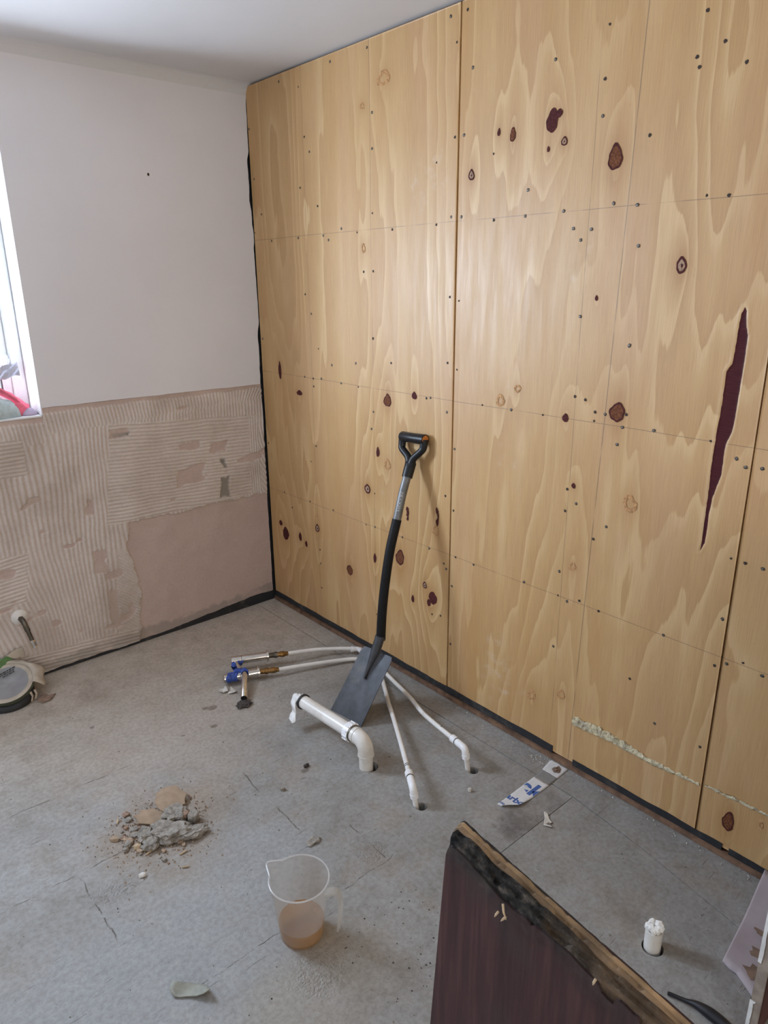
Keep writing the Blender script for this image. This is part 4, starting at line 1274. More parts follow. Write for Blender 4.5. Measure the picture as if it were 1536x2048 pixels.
# ---- shower mixer valve lying on the floor
def valve():
    T = empty('shower_valve', (-0.55, -0.60, 0), 'chrome twin-inlet mixer valve with blue tape lying on the floor', 'valve')
    for (a, b), L in ((VU, 0.0185), (VL, 0.0180)):
        d = (b - a).normalized()
        body = tube('valve_body', [a, a + d * 0.001, b - d * 0.012, b - d * 0.0119, b], [L * 0.93, L, L, L * 0.98, L * 0.98], M['chrome'], T, 28)
        ring_tube('groove', a + d * 0.044, d, L * 0.9, L * 1.012, 0.0016, M['gunm'], body)
        ring_tube('flange', b - d * 0.004, d, L * 0.8, L * 1.35, 0.008, M['chrome'], T)
        prof = [(0.0, 0.011), (0.022, 0.0115), (0.023, 0.0135), (0.034, 0.0138), (0.035, 0.0105), (0.045, 0.0105), (0.046, 0.0125), (0.062, 0.0128), (0.066, 0.0095), (0.076, 0.009)]
        end = Vector((-0.326, -0.612, 0.046)) if L > 0.0182 else Vector((-0.416, -0.677, 0.030))
        dd = (end - b).normalized()
        Ln = (end - b).length
        fs = Ln / 0.076
        cut = 4
        tube('nickel_union', [b + dd * h * fs for h, r in prof[:cut + 1]], [r for h, r in prof[:cut + 1]], M['gunm'] if L > 0.0182 else M['brass'], T, 20)
        tube('brass_adaptor', [b + dd * h * fs for h, r in prof[cut:]], [r for h, r in prof[cut:]], M['brass'], T, 20)
    # bridge between the two bodies and the outlet spout
    du = (VU[1] - VU[0]).normalized()
    dl = (VL[1] - VL[0]).normalized()
    tube('bridge', [VU[0] + du * 0.014, VL[0] + dl * 0.085], 0.0085, M['chrome'], T, 16)
    s0, s1 = VL[0] + dl * 0.088 + Vector((0, 0, 0.012)), Vector((-0.630, -0.752, 0.0165))
    dd = (s1 - s0).normalized()
    tube('spout', [s0, s1 - dd * 0.001, s1], [0.0135, 0.0138, 0.0130], M['chrome'], T, 24)
    tube('spout_mouth', [s1 - dd * 0.001, s1 + dd * 0.0006], 0.0112, M['void'], T, 20)
    # blue tape wound round the joints
    for c, ax, r, w_, sd in ((VU[0] + du * 0.030 + Vector((0.0, -0.005, -0.006)), du, 0.0165, 0.026, 3), (VL[0] + dl * 0.035, dl, 0.0190, 0.046, 5), (s0 + dd * 0.006, dd, 0.0158, 0.020, 8), (VU[0] + du * 0.014 + Vector((-0.012, -0.02, -0.01)), Vector((-0.5, -0.7, -0.4)), 0.0125, 0.024, 11)):
        a, b = frame_of(ax)
        ax = ax.normalized()
        V, Fc = [], []
        nb, ns = 8, 28
        for i in range(nb):
            for k in range(ns):
                t = 2 * PI * k / ns
                rr = r * (1 + 0.10 * math.sin(3 * t + sd + i) * math.sin(i * 2.1 + sd)) + 0.0006
                sh_ = 0.006 * math.sin(2 * t + sd)
                V.append(c + ax * ((i / (nb - 1) - 0.5) * w_ + sh_) + (a * math.cos(t) + b * math.sin(t)) * rr)
        for i in range(nb - 1):
            for k in range(ns):
                # leave a chrome window on the far upper side of the winding
                Fc.append((i * ns + k, i * ns + (k + 1) % ns, (i + 1) * ns + (k + 1) % ns, (i + 1) * ns + k))
        mesh('blue_tape', V, Fc, M['bluetape'], T, False)
    crumple('blue_tape', VL[0] + dl * 0.070 + Vector((0.0, 0.012, 0.012)), (0.022, 0.018, 0.014), M['bluetape'], 4, T, amp=0.5)


valve()


def scrap(name, pts, mat, label, cat, thick=0.0015, group=None, seed=0, n=10, lift=0.012):
    """small curled piece: outline pts (x,y) on the floor, curled up to lift"""
    pts = np.array(pts, float)
    c = pts.mean(0)
    bm = bmesh.new()
    rs = np.random.default_rng(seed)
    rings = []
    K = 4
    ext = np.abs(pts - c).max()
    ang = rs.uniform(0, 6)
    def zf(p):
        q = (p - c) / ext
        s = q[0] * math.cos(ang) + q[1] * math.sin(ang)
        return 0.002 + lift * (s * s) + 0.3 * lift * float(vnoise(p[0] * 60, p[1] * 60, seed))
    cen = bm.verts.new((c[0], c[1], zf(c)))
    for k in range(1, K + 1):
        rings.append([bm.verts.new((*(c + (p - c) * k / K), zf(c + (p - c) * k / K))) for p in pts])
    m_ = len(pts)
    for i in range(m_):
        bm.faces.new((cen, rings[0][i], rings[0][(i + 1) % m_]))
        for k in range(K - 1):
            bm.faces.new((rings[k][i], rings[k + 1][i], rings[k + 1][(i + 1) % m_], rings[k][(i + 1) % m_]))
    o = from_bm(name, bm, mat, None, True)
    md = o.modifiers.new('s', 'SOLIDIFY')
    md.thickness = thick
    md.offset = 1
    return tag(o, label, cat, group)


def irregular(cx, cy, rx, ry, n=14, rough=0.25, seed=0, rot=0.0):
    rs = np.random.default_rng(seed)
    f = 1 + rough * (rs.random(n) - 0.5) * 2
    out = []
    for k in range(n):
        a = 2 * PI * k / n
        x, y = rx * f[k] * math.cos(a), ry * f[k] * math.sin(a)
        out.append((cx + x * math.cos(rot) - y * math.sin(rot), cy + x * math.sin(rot) + y * math.cos(rot)))
    return out


scrap('paper_scrap', irregular(-0.655, -0.628, 0.016, 0.022, 12, 0.4, 1), M['paperchip'], 'pale curled scrap just left of the chrome valve spout', 'scrap', seed=1, lift=0.018)
scrap('paper_scrap', irregular(-0.630, -0.660, 0.020, 0.015, 12, 0.4, 2, 0.5), M['paperchip'], 'pale curled scrap tucked under the chrome valve spout', 'scrap', seed=2, lift=0.015)
crumple('rusty_clump', (-0.642, -0.772, 0.006), (0.030, 0.022, 0.007), M['rust'], 5, None, 'dark rusty clump at the mouth of the chrome valve spout', 'debris', amp=0.8, freq=4, flat_base=0.0005)


# ---- measuring jug
def jug():
    C = Vector((-1.062, -1.781, 0))
    T = empty('measuring_jug', C, 'clear plastic measuring jug holding a little amber water', 'jug')
    sp_dir = math.atan2(-1.694 - C.y, -1.096 - C.x)
    hd_dir = math.atan2(-1.868 - C.y, -1.016 - C.x) + 0.12
    H = 0.176
    seg = 72
    prof = [(0.0, 0.0525), (0.004, 0.0555), (0.03, 0.0585), (0.07, 0.0625), (0.11, 0.0668), (0.145, 0.0708), (0.165, 0.0735), (H, 0.0755)]
    def rad(z, a):
        r = np.interp(z, [p[0] for p in prof], [p[1] for p in prof])
        da = (a - sp_dir + PI) % (2 * PI) - PI
        k = float(sstep(0.115, H, z))
        return r + 0.026 * k * max(0, 1 - abs(da) / 0.40) ** 1.25
    zs = [0.0, 0.003, 0.015, 0.04, 0.07, 0.10, 0.12, 0.135, 0.15, 0.163, 0.172, H]
    def shell(off, zs_):
        V = []
        for z in zs_:
            for k in range(seg):
                a = 2 * PI * k / seg
                r = rad(z, a) - off
                V.append((C.x + r * math.cos(a), C.y + r * math.sin(a), max(z, 0.0) + 0.001))
        return V
    V = shell(0, zs)
    n1 = len(zs)
    V += shell(0.0018, [max(z, 0.003) for z in zs])
    Fc = []
    for base in (0, n1 * seg):
        for i in range(n1 - 1):
            for k in range(seg):
                q = (base + i * seg + k, base + i * seg + (k + 1) % seg, base + (i + 1) * seg + (k + 1) % seg, base + (i + 1) * seg + k)
                Fc.append(q if base == 0 else q[::-1])
    for k in range(seg):
        Fc.append(((n1 - 1) * seg + k, (n1 - 1) * seg + (k + 1) % seg, (2 * n1 - 1) * seg + (k + 1) % seg, (2 * n1 - 1) * seg + k))
    Fc.append(tuple(range(seg))[::-1])
    Fc.append(tuple(n1 * seg + k for k in range(seg)))
    mesh('body', V, Fc, M['jug'], T, True)
    rim = []
    for k in range(seg + 1):
        a = 2 * PI * k / seg
        r = rad(H, a) - 0.0005
        rim.append((C.x + r * math.cos(a), C.y + r * math.sin(a), H + 0.001 + 0.004 * max(0, 1 - abs((a - sp_dir + PI) % (2 * PI) - PI) / 0.4)))
    tube('rim', rim, 0.0021, M['jugrim'], T, 8, caps=False)
    # liquid
    lz = 0.047
    V = [(C.x, C.y, 0.0042)]
    zl = [0.0042, 0.015, 0.03, lz]
    for z in zl:
        for k in range(seg):
            a = 2 * PI * k / seg
            r = rad(z, a) - 0.0022
            V.append((C.x + r * math.cos(a), C.y + r * math.sin(a), z))
    Fc = [(0, 1 + (k + 1) % seg, 1 + k) for k in range(seg)]
    for i in range(len(zl) - 1):
        for k in range(seg):
            Fc.append((1 + i * seg + k, 1 + i * seg + (k + 1) % seg, 1 + (i + 1) * seg + (k + 1) % seg, 1 + (i + 1) * seg + k))
    lq = mesh('liquid', V, Fc, M['liquid'], T, True)
    lq['label'] = 'amber water in the bottom of the jug'
    V = [(C.x, C.y, lz)] + [(C.x + (rad(lz, 0) - 0.0022) * math.cos(2 * PI * k / seg), C.y + (rad(lz, 0) - 0.0022) * math.sin(2 * PI * k / seg), lz) for k in range(seg)]
    mesh('liquid_surface', V, [(0, 1 + k, 1 + (k + 1) % seg) for k in range(seg)], M['scum'], lq, True)
    # handle: flat strap
    u = Vector((math.cos(hd_dir), math.sin(hd_dir), 0))
    sd = Vector((-u.y, u.x, 0))
    pts = [C + u * 0.070 + Vector((0, 0, 0.150)), C + u * 0.090 + Vector((0, 0, 0.158)), C + u * 0.104 + Vector((0, 0, 0.152)), C + u * 0.110 + Vector((0, 0, 0.125)), C + u * 0.108 + Vector((0, 0, 0.085)), C + u * 0.104 + Vector((0, 0, 0.050)), C + u * 0.101 + Vector((0, 0, 0.036))]
    sp = smooth_path(pts, 5)
    V, Fc = [], []
    for i, p in enumerate(sp):
        t = (sp[min(i + 1, len(sp) - 1)] - sp[max(i - 1, 0)]).normalized()
        nn = t.cross(sd).normalized()
        wv = 0.0115 - 0.003 * (i / len(sp))
        for a, b in ((1, -0.2), (1, 1), (0.75, 1), (0.75, 0.1), (-0.75, 0.1), (-0.75, 1), (-1, 1), (-1, -0.2)):
            V.append(p + sd * wv * a - nn * 0.006 * b)
    for i in range(len(sp) - 1):
        for k in range(8):
            Fc.append((i * 8 + k, i * 8 + (k + 1) % 8, (i + 1) * 8 + (k + 1) % 8, (i + 1) * 8 + k))
    Fc += [tuple(range(8))[::-1], tuple(len(V) - 8 + k for k in range(8))]
    mesh('handle', V, Fc, M['jughandle'], T, False)


jug()


# ---- capped stub pipe near the foreground
def stub():
    T = empty('stub_pipe', (-0.424, -2.396, 0), 'short grey-white stub pipe standing in a round floor hole beside the dark board', 'pipe')
    c = Vector((-0.424, -2.396, 0))
    V = 28
    tube('pipe', [c + Vector((0, 0, -0.12)), c + Vector((0.001, 0.001, 0.052))], 0.0208, M['wwaste'], T, 28)
    ring_tube('pipe_lip', c + Vector((0, 0, 0.052)), (0, 0, 1), 0.017, 0.0212, 0.004, M['wwaste'], T)
    bm = bmesh.new()
    for k in range(9):
        a = 2 * PI * k / 9
        r = 0.014 if k % 2 else 0.011
        bmesh.ops.create_icosphere(bm, subdivisions=2, radius=0.0085 + 0.003 * random.random(), matrix=Matrix.Translation(c + Vector((r * math.cos(a), r * math.sin(a), 0.060 + 0.006 * random.random()))))
    from mathutils import noise as mn
    for v in bm.verts:
        n_ = mn.noise(v.co * 160)
        v.co += Vector((0.004 * n_, 0.004 * mn.noise(v.co * 140 + Vector((3, 1, 2))), 0.005 * mn.noise(v.co * 150 + Vector((7, 5, 2)))))
    o = from_bm('tissue_plug', bm, M['tissue'], None)
    tag(o, 'crumpled white tissue plugging the short stub pipe', 'tissue')


stub()


# ---- torn printed paper strip
def paper():
    T = empty('paper_strip', (-0.17, -1.83, 0), 'torn white paper strip with blue letters and a grey band on the floor', 'paper')
    ztop = 0.0016
    def yl(x): return np.interp(x, [-0.325, -0.13, -0.081, -0.03], [-1.807, -1.802, -1.797, -1.787])
    def yr(x): return np.interp(x, [-0.325, -0.305, -0.282, -0.23, -0.13, -0.076, -0.013], [-1.826, -1.840, -1.859, -1.862, -1.862, -1.859, -1.856])
    def zz(x, f): return ztop + 0.007 * max(0, (f - 0.5) / 0.5) ** 2 * float(sstep(-0.22, -0.29, x)) + 0.002 * float(sstep(-0.28, -0.325, x))
    def strip(name, xa, xb, mat, skew=0.0, dz=0.0):
        n, k = 24, 8
        bm = bmesh.new()
        g_ = []
        for i in range(n + 1):
            row = []
            for j in range(k + 1):
                f = j / k
                x = xa + (xb - xa) * i / n
                x += 0.0015 * math.sin(40 * f + i) * (i in (0, n)) * (xa < -0.3 or xb > -0.04)
                y = yl(x) + (yr(x) - yl(x)) * f
                row.append(bm.verts.new((x, y, zz(x, f) + dz)))
            g_.append(row)
        for i in range(n):
            for j in range(k):
                bm.faces.new((g_[i][j], g_[i + 1][j], g_[i + 1][j + 1], g_[i][j + 1]))
        o = from_bm(name, bm, mat, T, True)
        md = o.modifiers.new('s', 'SOLIDIFY')
        md.thickness = 0.0005
        md.offset = 0
        return o
    strip('sheet', -0.325, -0.128, M['paperw'])
    strip('grey_band', -0.128, -0.079, M['papergrey'])
    strip('blank_end', -0.079, -0.014, M['paperw'])
    crumple('stain', (-0.045, -1.832, 0.003), (0.014, 0.012, 0.004), M['tornbrown'], 9, T, amp=0.9, freq=3)

    def text(body, size, x0, y0, bold=0.0, sx=1.0):
        cu = bpy.data.curves.new('t', 'FONT')
        cu.body = body
        cu.size = size
        cu.offset = bold
        to = bpy.data.objects.new('t', cu)
        COL.objects.link(to)
        bpy.context.view_layer.update()
        me = to.to_mesh()
        bm = bmesh.new()
        bm.from_mesh(me)
        to.to_mesh_clear()
        bpy.data.objects.remove(to)
        for v in bm.verts:                       # reading direction runs -y, letters stand towards +x
            v.co = Vector((x0 + v.co.y, y0 - v.co.x * sx, 0))
        for co_, no in (((0, -1.8055, 0), (0, 1, 0)), ((0, -1.8605, 0), (0, -1, 0))):
            bmesh.ops.bisect_plane(bm, geom=list(bm.verts) + list(bm.edges) + list(bm.faces), plane_co=co_, plane_no=no, clear_outer=True)
        bmesh.ops.triangulate(bm, faces=bm.faces)
        bmesh.ops.subdivide_edges(bm, edges=[e for e in bm.edges if e.calc_length() > 0.008], cuts=2)
        for v in bm.verts:
            f = (v.co.y - yl(v.co.x)) / (yr(v.co.x) - yl(v.co.x))
            v.co.z = zz(v.co.x, min(max(f, 0), 1)) + 0.0008
        return from_bm('lettering', bm, M['inkblue'], T)
    text('ek', 0.086, -0.214, -1.7925, 0.0028)
    text('arbo', 0.036, -0.279, -1.7990, 0.0012)
    text('ste', 0.017, -0.316, -1.8045, 0.0003)


paper()

# ---- dark phenolic board standing in the foreground
def big_board():
    x0 = -1.433
    th = 0.0185
    T = empty('plywood_board', (x0, -2.9, 0), 'dark red-brown plywood board standing on edge in the foreground, chipped mouldy top', 'board')
    A, B = (-2.6305, 1.126), (-3.42, 1.022)      # top edge: far end, near end
    C_, D = (-3.42, 0.0), (-2.552, 0.0)
    layers = [('face_veneer', 0.0, 0.0022, M['dface']), ('core_ply', 0.0022, 0.0060, M['mould']), ('core_ply', 0.0060, 0.0098, M['mould']), ('core_ply', 0.0098, 0.0135, M['ply_c']), ('core_ply', 0.0135, 0.0165, M['ply_a']), ('back_veneer', 0.0165, th, M['dface'])]
    n = 320
    for li, (nm, xa, xb, mt) in enumerate(layers):
        bm = bmesh.new()
        fr, bk = [], []
        ys = np.linspace(A[0], B[0], n)
        zt = np.interp(-ys, [-A[0], -B[0]], [A[1], B[1]])
        amp = [0.012, 0.008, 0.004, 0.0035, 0.002, 0.0015][li]
        drop = [0.020, 0.012, 0.004, 0.003, 0.0, 0.001][li]
        nz = fbm(ys * 26, ys * 0, 40 + li, 5) + 0.6 * sstep(0.55, 0.75, fbm(ys * 60, ys * 0, 90 + li, 3))
        near = sstep(0.42, 0.10, -ys + A[0])
        zt = zt - amp * nz * 1.2 - drop * (0.35 + 0.65 * near) * fbm(ys * 7, ys * 0, 60 + li)
        zt[0:3] -= np.array([0.010, 0.004, 0.001]) * (1.4 if li < 3 else 0.8)
        for i in range(n):
            yb = D[0] + (C_[0] - D[0]) * i / (n - 1)
            mid = (ys[i] + (yb - ys[i]) * 0.5)
            for L, x in ((fr, xa), (bk, xb)):
                L.append((bm.verts.new((x0 + x, ys[i], zt[i])), bm.verts.new((x0 + x, yb, 0.0))))
        for i in range(n - 1):
            bm.faces.new((fr[i][0], fr[i][1], fr[i + 1][1], fr[i + 1][0]))
            bm.faces.new((bk[i][0], bk[i + 1][0], bk[i + 1][1], bk[i][1]))
            bm.faces.new((fr[i][0], fr[i + 1][0], bk[i + 1][0], bk[i][0]))
            bm.faces.new((fr[i][1], bk[i][1], bk[i + 1][1], fr[i + 1][1]))
        bm.faces.new((fr[0][0], bk[0][0], bk[0][1], fr[0][1]))
        bm.faces.new((fr[-1][0], fr[-1][1], bk[-1][1], bk[-1][0]))
        from_bm(nm, bm, mt, T)
    # black mould and torn fibres hanging over the face along the far part of the top
    bm = bmesh.new()
    ys = np.linspace(A[0] + 0.0005, A[0] - 0.175, 60)
    zt = np.interp(-ys, [-A[0], -B[0]], [A[1], B[1]]) - 0.004
    low = 0.020 + 0.016 * fbm(ys * 30, ys * 0, 71) + 0.006 * np.sin(ys * 55) - 0.014 * sstep(0.10, 0.175, A[0] - ys)
    r0, r1, r2 = [], [], []
    for i in range(60):
        wob = 0.0012 * vnoise(ys[i] * 60, 0.0, 5)
        r0.append(bm.verts.new((x0 + 0.004, ys[i], zt[i] + 0.001)))
        r1.append(bm.verts.new((x0 - 0.0016 - wob, ys[i], zt[i] - 0.006)))
        r2.append(bm.verts.new((x0 - 0.0004, ys[i], zt[i] - low[i])))
    for i in range(59):
        bm.faces.new((r0[i], r1[i], r1[i + 1], r0[i + 1]))
        bm.faces.new((r1[i], r2[i], r2[i + 1], r1[i + 1]))
    bm.free()
    # pale splinters
    for (yy, dz, ln, sd) in ((-2.700, -0.024, 0.020, 3), (-2.704, -0.034, 0.012, 4), (-2.696, -0.036, 0.012, 5), (-2.79, -0.012, 0.010, 7)):
        rs = np.random.default_rng(sd)
        z0 = np.interp(-yy, [-A[0], -B[0]], [A[1], B[1]]) + dz
        ln *= 0.7
        p = Vector((x0 - 0.0026, yy, z0))
        q = p + Vector((-0.002, rs.uniform(-0.5, 0.5) * ln, -ln * 0.8))
        tube('splinter', [p, p.lerp(q, 0.5) + Vector((-0.001, 0, 0)), q], [0.0011, 0.0010, 0.0003], M['splinter'] if sd > 2 else M['whitepaint'], T, 5, smooth=False)


big_board()


# ---- upright board edge at the right border, white paint on its corner
def edge_board():
    T = empty('upright_board', (-0.24, -2.66, 0), 'narrow dark board standing upright at the right edge of the picture, white-painted corner', 'board')
    xa, xb, ya, yb, H = -0.468, -0.006, -2.664, -2.641, 1.0
    box('panel', (xa + 0.003, ya, 0), (xb, yb, H), M['dface'], T, 0.001)
    box('cut_edge', (xa, ya + 0.001, 0.0), (xa + 0.003, yb, H), M['beigeedge'], T, 0.0008)
    for z0, z1 in ((0.0, 0.098), (0.205, 0.42), (0.47, 0.60)):
        bm = bmesh.new()
        n = 24
        a_, b_ = [], []
        for i in range(n + 1):
            z = z0 + (z1 - z0) * i / n
            w_ = 0.0045 + 0.004 * float(fbm(z * 60, 0.0, 5)) + (0.004 if i in (n - 1, n) else 0)
            a_.append((bm.verts.new((xa - 0.0012, yb + 0.0012, z)), bm.verts.new((xa - 0.0012, yb - w_, z)), bm.verts.new((xa + 0.006, yb + 0.0012, z))))
        for i in range(n):
            bm.faces.new((a_[i][0], a_[i][1], a_[i + 1][1], a_[i + 1][0]))
            bm.faces.new((a_[i][2], a_[i][0], a_[i + 1][0], a_[i + 1][2]))
        from_bm('paint_streak', bm, M['whitepaint'], T)


edge_board()


def mauve_board():
    T = empty('plasterboard_offcut', (-0.2, -2.57, 0), 'mauve-grey board offcut with torn brown patches lying against the foot of the plywood', 'board')
    pl = [(-0.340, -2.530), (-0.012, -2.492), (-0.012, -2.637), (-0.385, -2.637), (-0.372, -2.612), (-0.360, -2.595), (-0.349, -2.565)]
    def z(x): return 0.004 + 0.040 * float(sstep(-0.22, 0.02, x)) ** 1.2
    bm = bmesh.new()
    n = 26
    g_ = []
    for i in range(n + 1):
        f = i / n
        xe0 = np.interp(f, [0, 0.2, 0.35, 0.55, 0.75, 1], [-0.337, -0.346, -0.345, -0.358, -0.372, -0.386])
        row = []
        for j in range(15):
            k = j / 14
            x = xe0 + (-0.012 - xe0) * k
            ytop = -2.532 + 0.038 * k
            y = ytop + (-2.638 - ytop) * f
            row.append(bm.verts.new((x, y, z(x))))
        g_.append(row)
    for i in range(n):
        for j in range(14):
            bm.faces.new((g_[i][j], g_[i + 1][j], g_[i + 1][j + 1], g_[i][j + 1]))
    o = from_bm('board', bm, M['mauve'], T, True)
    md = o.modifiers.new('s', 'SOLIDIFY')
    md.thickness = 0.007
    md.offset = 0
    for (cx, cy, rx, ry, sd) in ((-0.315, -2.600, 0.020, 0.024, 1), (-0.255, -2.585, 0.018, 0.022, 2), (-0.19, -2.565, 0.010, 0.02, 3)):
        pts = irregular(cx, cy, rx, ry, 12, 0.35, sd)
        V = [(px, py, z(px) + 0.0043) for px, py in pts] + [(cx, cy, z(cx) + 0.0044)]
        mesh('torn_patch', V, [(k, (k + 1) % 12, 12) for k in range(12)], M['tornbrown'], T)


mauve_board()

# black cable on the floor behind the foreground board
o = tube('cable', smooth_path([(-0.517, -2.486, 0.006), (-0.512, -2.500, 0.007), (-0.506, -2.522, 0.009), (-0.499, -2.555, 0.014), (-0.500, -2.62, 0.013), (-0.53, -2.76, 0.010), (-0.60, -2.95, 0.009)], 6), [0.0045 + 0.0095 * math.exp(-((k - 22) / 6) ** 2) for k in range(37)], M['cable'], None, 14)
tag(o, 'black rubber cable on the floor just behind the dark foreground board', 'cable')


# ---- soil pipe covered by a plastic bag
def soil():
    C = Vector((-1.335, -0.118, 0))
    T = empty('capped_soil_pipe', C, 'wide black soil pipe stub by the plaster wall, sealed with a cream plastic bag', 'pipe')
    tilt = Vector((-0.20, -0.42, 1)).normalized()
    a, b = frame_of(tilt)
    top = Vector((-1.330, -0.108, 0.078))
    R = 0.094
    seg = 48
    def ringp(c, r, ax1, ax2): return [c + ax1 * r * math.cos(2 * PI * k / seg) + ax2 * r * math.sin(2 * PI * k / seg) for k in range(seg)]
    X, Y = Vector((1, 0, 0)), Vector((0, 1, 0))
    a = (X - tilt * X.dot(tilt)).normalized()
    b = tilt.cross(a)
    # flared black body
    R0 = ringp(C + Vector((0, 0, 0.0)), 0.090, X, Y)
    R1 = ringp(C + Vector((0, 0, 0.022)), 0.0955, X, Y)
    R2 = ringp(top - tilt * 0.022, R - 0.002, a, b)
    V = R0 + R1 + R2
    Fc = []
    for i in range(2):
        for k in range(seg): Fc.append((i * seg + k, i * seg + (k + 1) % seg, (i + 1) * seg + (k + 1) % seg, (i + 1) * seg + k))
    mesh('pipe_body', V, Fc, M['rubber'], T, True)
    # stretched bag: side, rim, sagging middle
    side = [top - tilt * (0.024 + 0.006 * math.sin(3 * k * 2 * PI / seg)) + (a * math.cos(2 * PI * k / seg) + b * math.sin(2 * PI * k / seg)) * (R + 0.002 + 0.003 * math.sin(k * 1.9)) for k in range(seg)]
    r1 = ringp(top, R + 0.002, a, b)
    V = side + r1
    sd = mesh('bag_side', V, [(k, (k + 1) % seg, seg + (k + 1) % seg, seg + k) for k in range(seg)], M['bagdark'], T, True)
    V = ringp(top, R + 0.002, a, b) + ringp(top + tilt * 0.004, R - 0.006, a, b) + ringp(top - tilt * 0.001, R - 0.017, a, b)
    Fc = []
    for i in range(2):
        for k in range(seg): Fc.append((i * seg + k, i * seg + (k + 1) % seg, (i + 1) * seg + (k + 1) % seg, (i + 1) * seg + k))
    mesh('bag_rim', V, Fc, M['bag'], T, True)
    V, Fc = [top - tilt * 0.006], []
    K = 7
    for j in range(1, K + 1):
        r = (R - 0.016) * j / K
        for k in range(seg):
            an = 2 * PI * k / seg
            V.append(top - tilt * (0.006 - 0.005 * (j / K) ** 2 + 0.0012 * math.sin(an * 3 + j)) + (a * math.cos(an) + b * math.sin(an)) * r)
    Fc = [(0, 1 + k, 1 + (k + 1) % seg) for k in range(seg)]
    for j in range(K - 1):
        for k in range(seg): Fc.append((1 + j * seg + k, 1 + (j + 1) * seg + k, 1 + (j + 1) * seg + (k + 1) % seg, 1 + j * seg + (k + 1) % seg))
    disc = mesh('bag_membrane', V, Fc, M['bagdisc'], T, True)
    # printed lines on the membrane (too faint to read): rows of word-length dashes
    for row, (off, n_) in enumerate(((0.052, 7), (0.042, 6), (0.032, 4))):
        bm = bmesh.new()
        u0 = -0.035 + row * 0.014
        for w_ in range(n_):
            L = random.choice((0.007, 0.010, 0.012, 0.005))
            if math.hypot(u0 + L, off) > R - 0.02: break
            q = []
            for du, dv in ((0, 0), (L, 0), (L, 0.0048), (0, 0.0048)):
                p = top + a * (u0 + du) + b * (off + dv + (u0 + du) * 0.14) + tilt * 0.0012
                q.append(bm.verts.new(p))
            bm.faces.new(q)
            u0 += L + 0.0028
        from_bm('print_line', bm, M['inkblack'], disc)
    # gathered bag skirt behind and to the right
    bm = bmesh.new()
    n = 60
    g_ = []
    for i in range(n + 1):
        an = -0.55 + (PI + 1.1) * i / n
        row = []
        for j in range(7):
            f = j / 6
            pk = 1 + 0.55 * math.exp(-((an + 0.10) / 0.30) ** 2)
            rr = R - 0.002 + (0.034 * pk) * f * (1 + 0.22 * math.sin(an * 9) * f)
            dz = 0.003 + 0.016 * math.sin(f * PI) * (0.6 + 0.4 * math.sin(an * 5)) - 0.030 * f * f + 0.004 * math.sin(an * 17 + f * 4) * f
            row.append(bm.verts.new(top + (a * math.cos(an) + b * math.sin(an)) * rr + tilt * dz))
        g_.append(row)
    for i in range(n):
        for j in range(6):
            if g_[i][j + 1].co.y > -0.012: g_[i][j + 1].co.y = -0.012
            if g_[i + 1][j + 1].co.y > -0.012: g_[i + 1][j + 1].co.y = -0.012
            bm.faces.new((g_[i][j], g_[i + 1][j], g_[i + 1][j + 1], g_[i][j + 1]))
    o = from_bm('bag_skirt', bm, M['bag'], T, True)
    md = o.modifiers.new('s', 'SOLIDIFY')
    md.thickness = 0.0008
    # green printed corner of the bag up the wall and loose tape tails
    V = [(-1.46, -0.03, 0.115), (-1.30, -0.022, 0.150), (-1.275, -0.018, 0.135), (-1.31, -0.03, 0.110), (-1.44, -0.05, 0.095)]
    o = mesh('green_corner', V, [(0, 1, 2, 3, 4)], M['baggreen'], T)
    md = o.modifiers.new('s', 'SOLIDIFY')
    md.thickness = 0.001
    V = [(-1.302, -0.021, 0.150), (-1.262, -0.016, 0.166), (-1.232, -0.015, 0.165), (-1.236, -0.016, 0.128), (-1.272, -0.020, 0.130)]
    o = mesh('bag_corner', V, [(0, 1, 2, 3, 4)], M['bag'], T)
    md = o.modifiers.new('s', 'SOLIDIFY')
    md.thickness = 0.001
    for p in ((-1.268, -0.185, 0.046), (-1.250, -0.172, 0.044)):
        p = Vector(p)
        tube('tape_tail', [p, p + Vector((0.004, -0.006, -0.018)), p + Vector((-0.004, -0.012, -0.036))], [0.006, 0.005, 0.004], M['bag'], T, 8, flat=0.25)


soil()
scrap('rust_flake', irregular(-1.222, -0.205, 0.035, 0.028, 14, 0.4, 8), M['brick'], 'reddish-brown flake on the floor beside the bag-covered soil pipe', 'debris', seed=8, lift=0.008, thick=0.002)


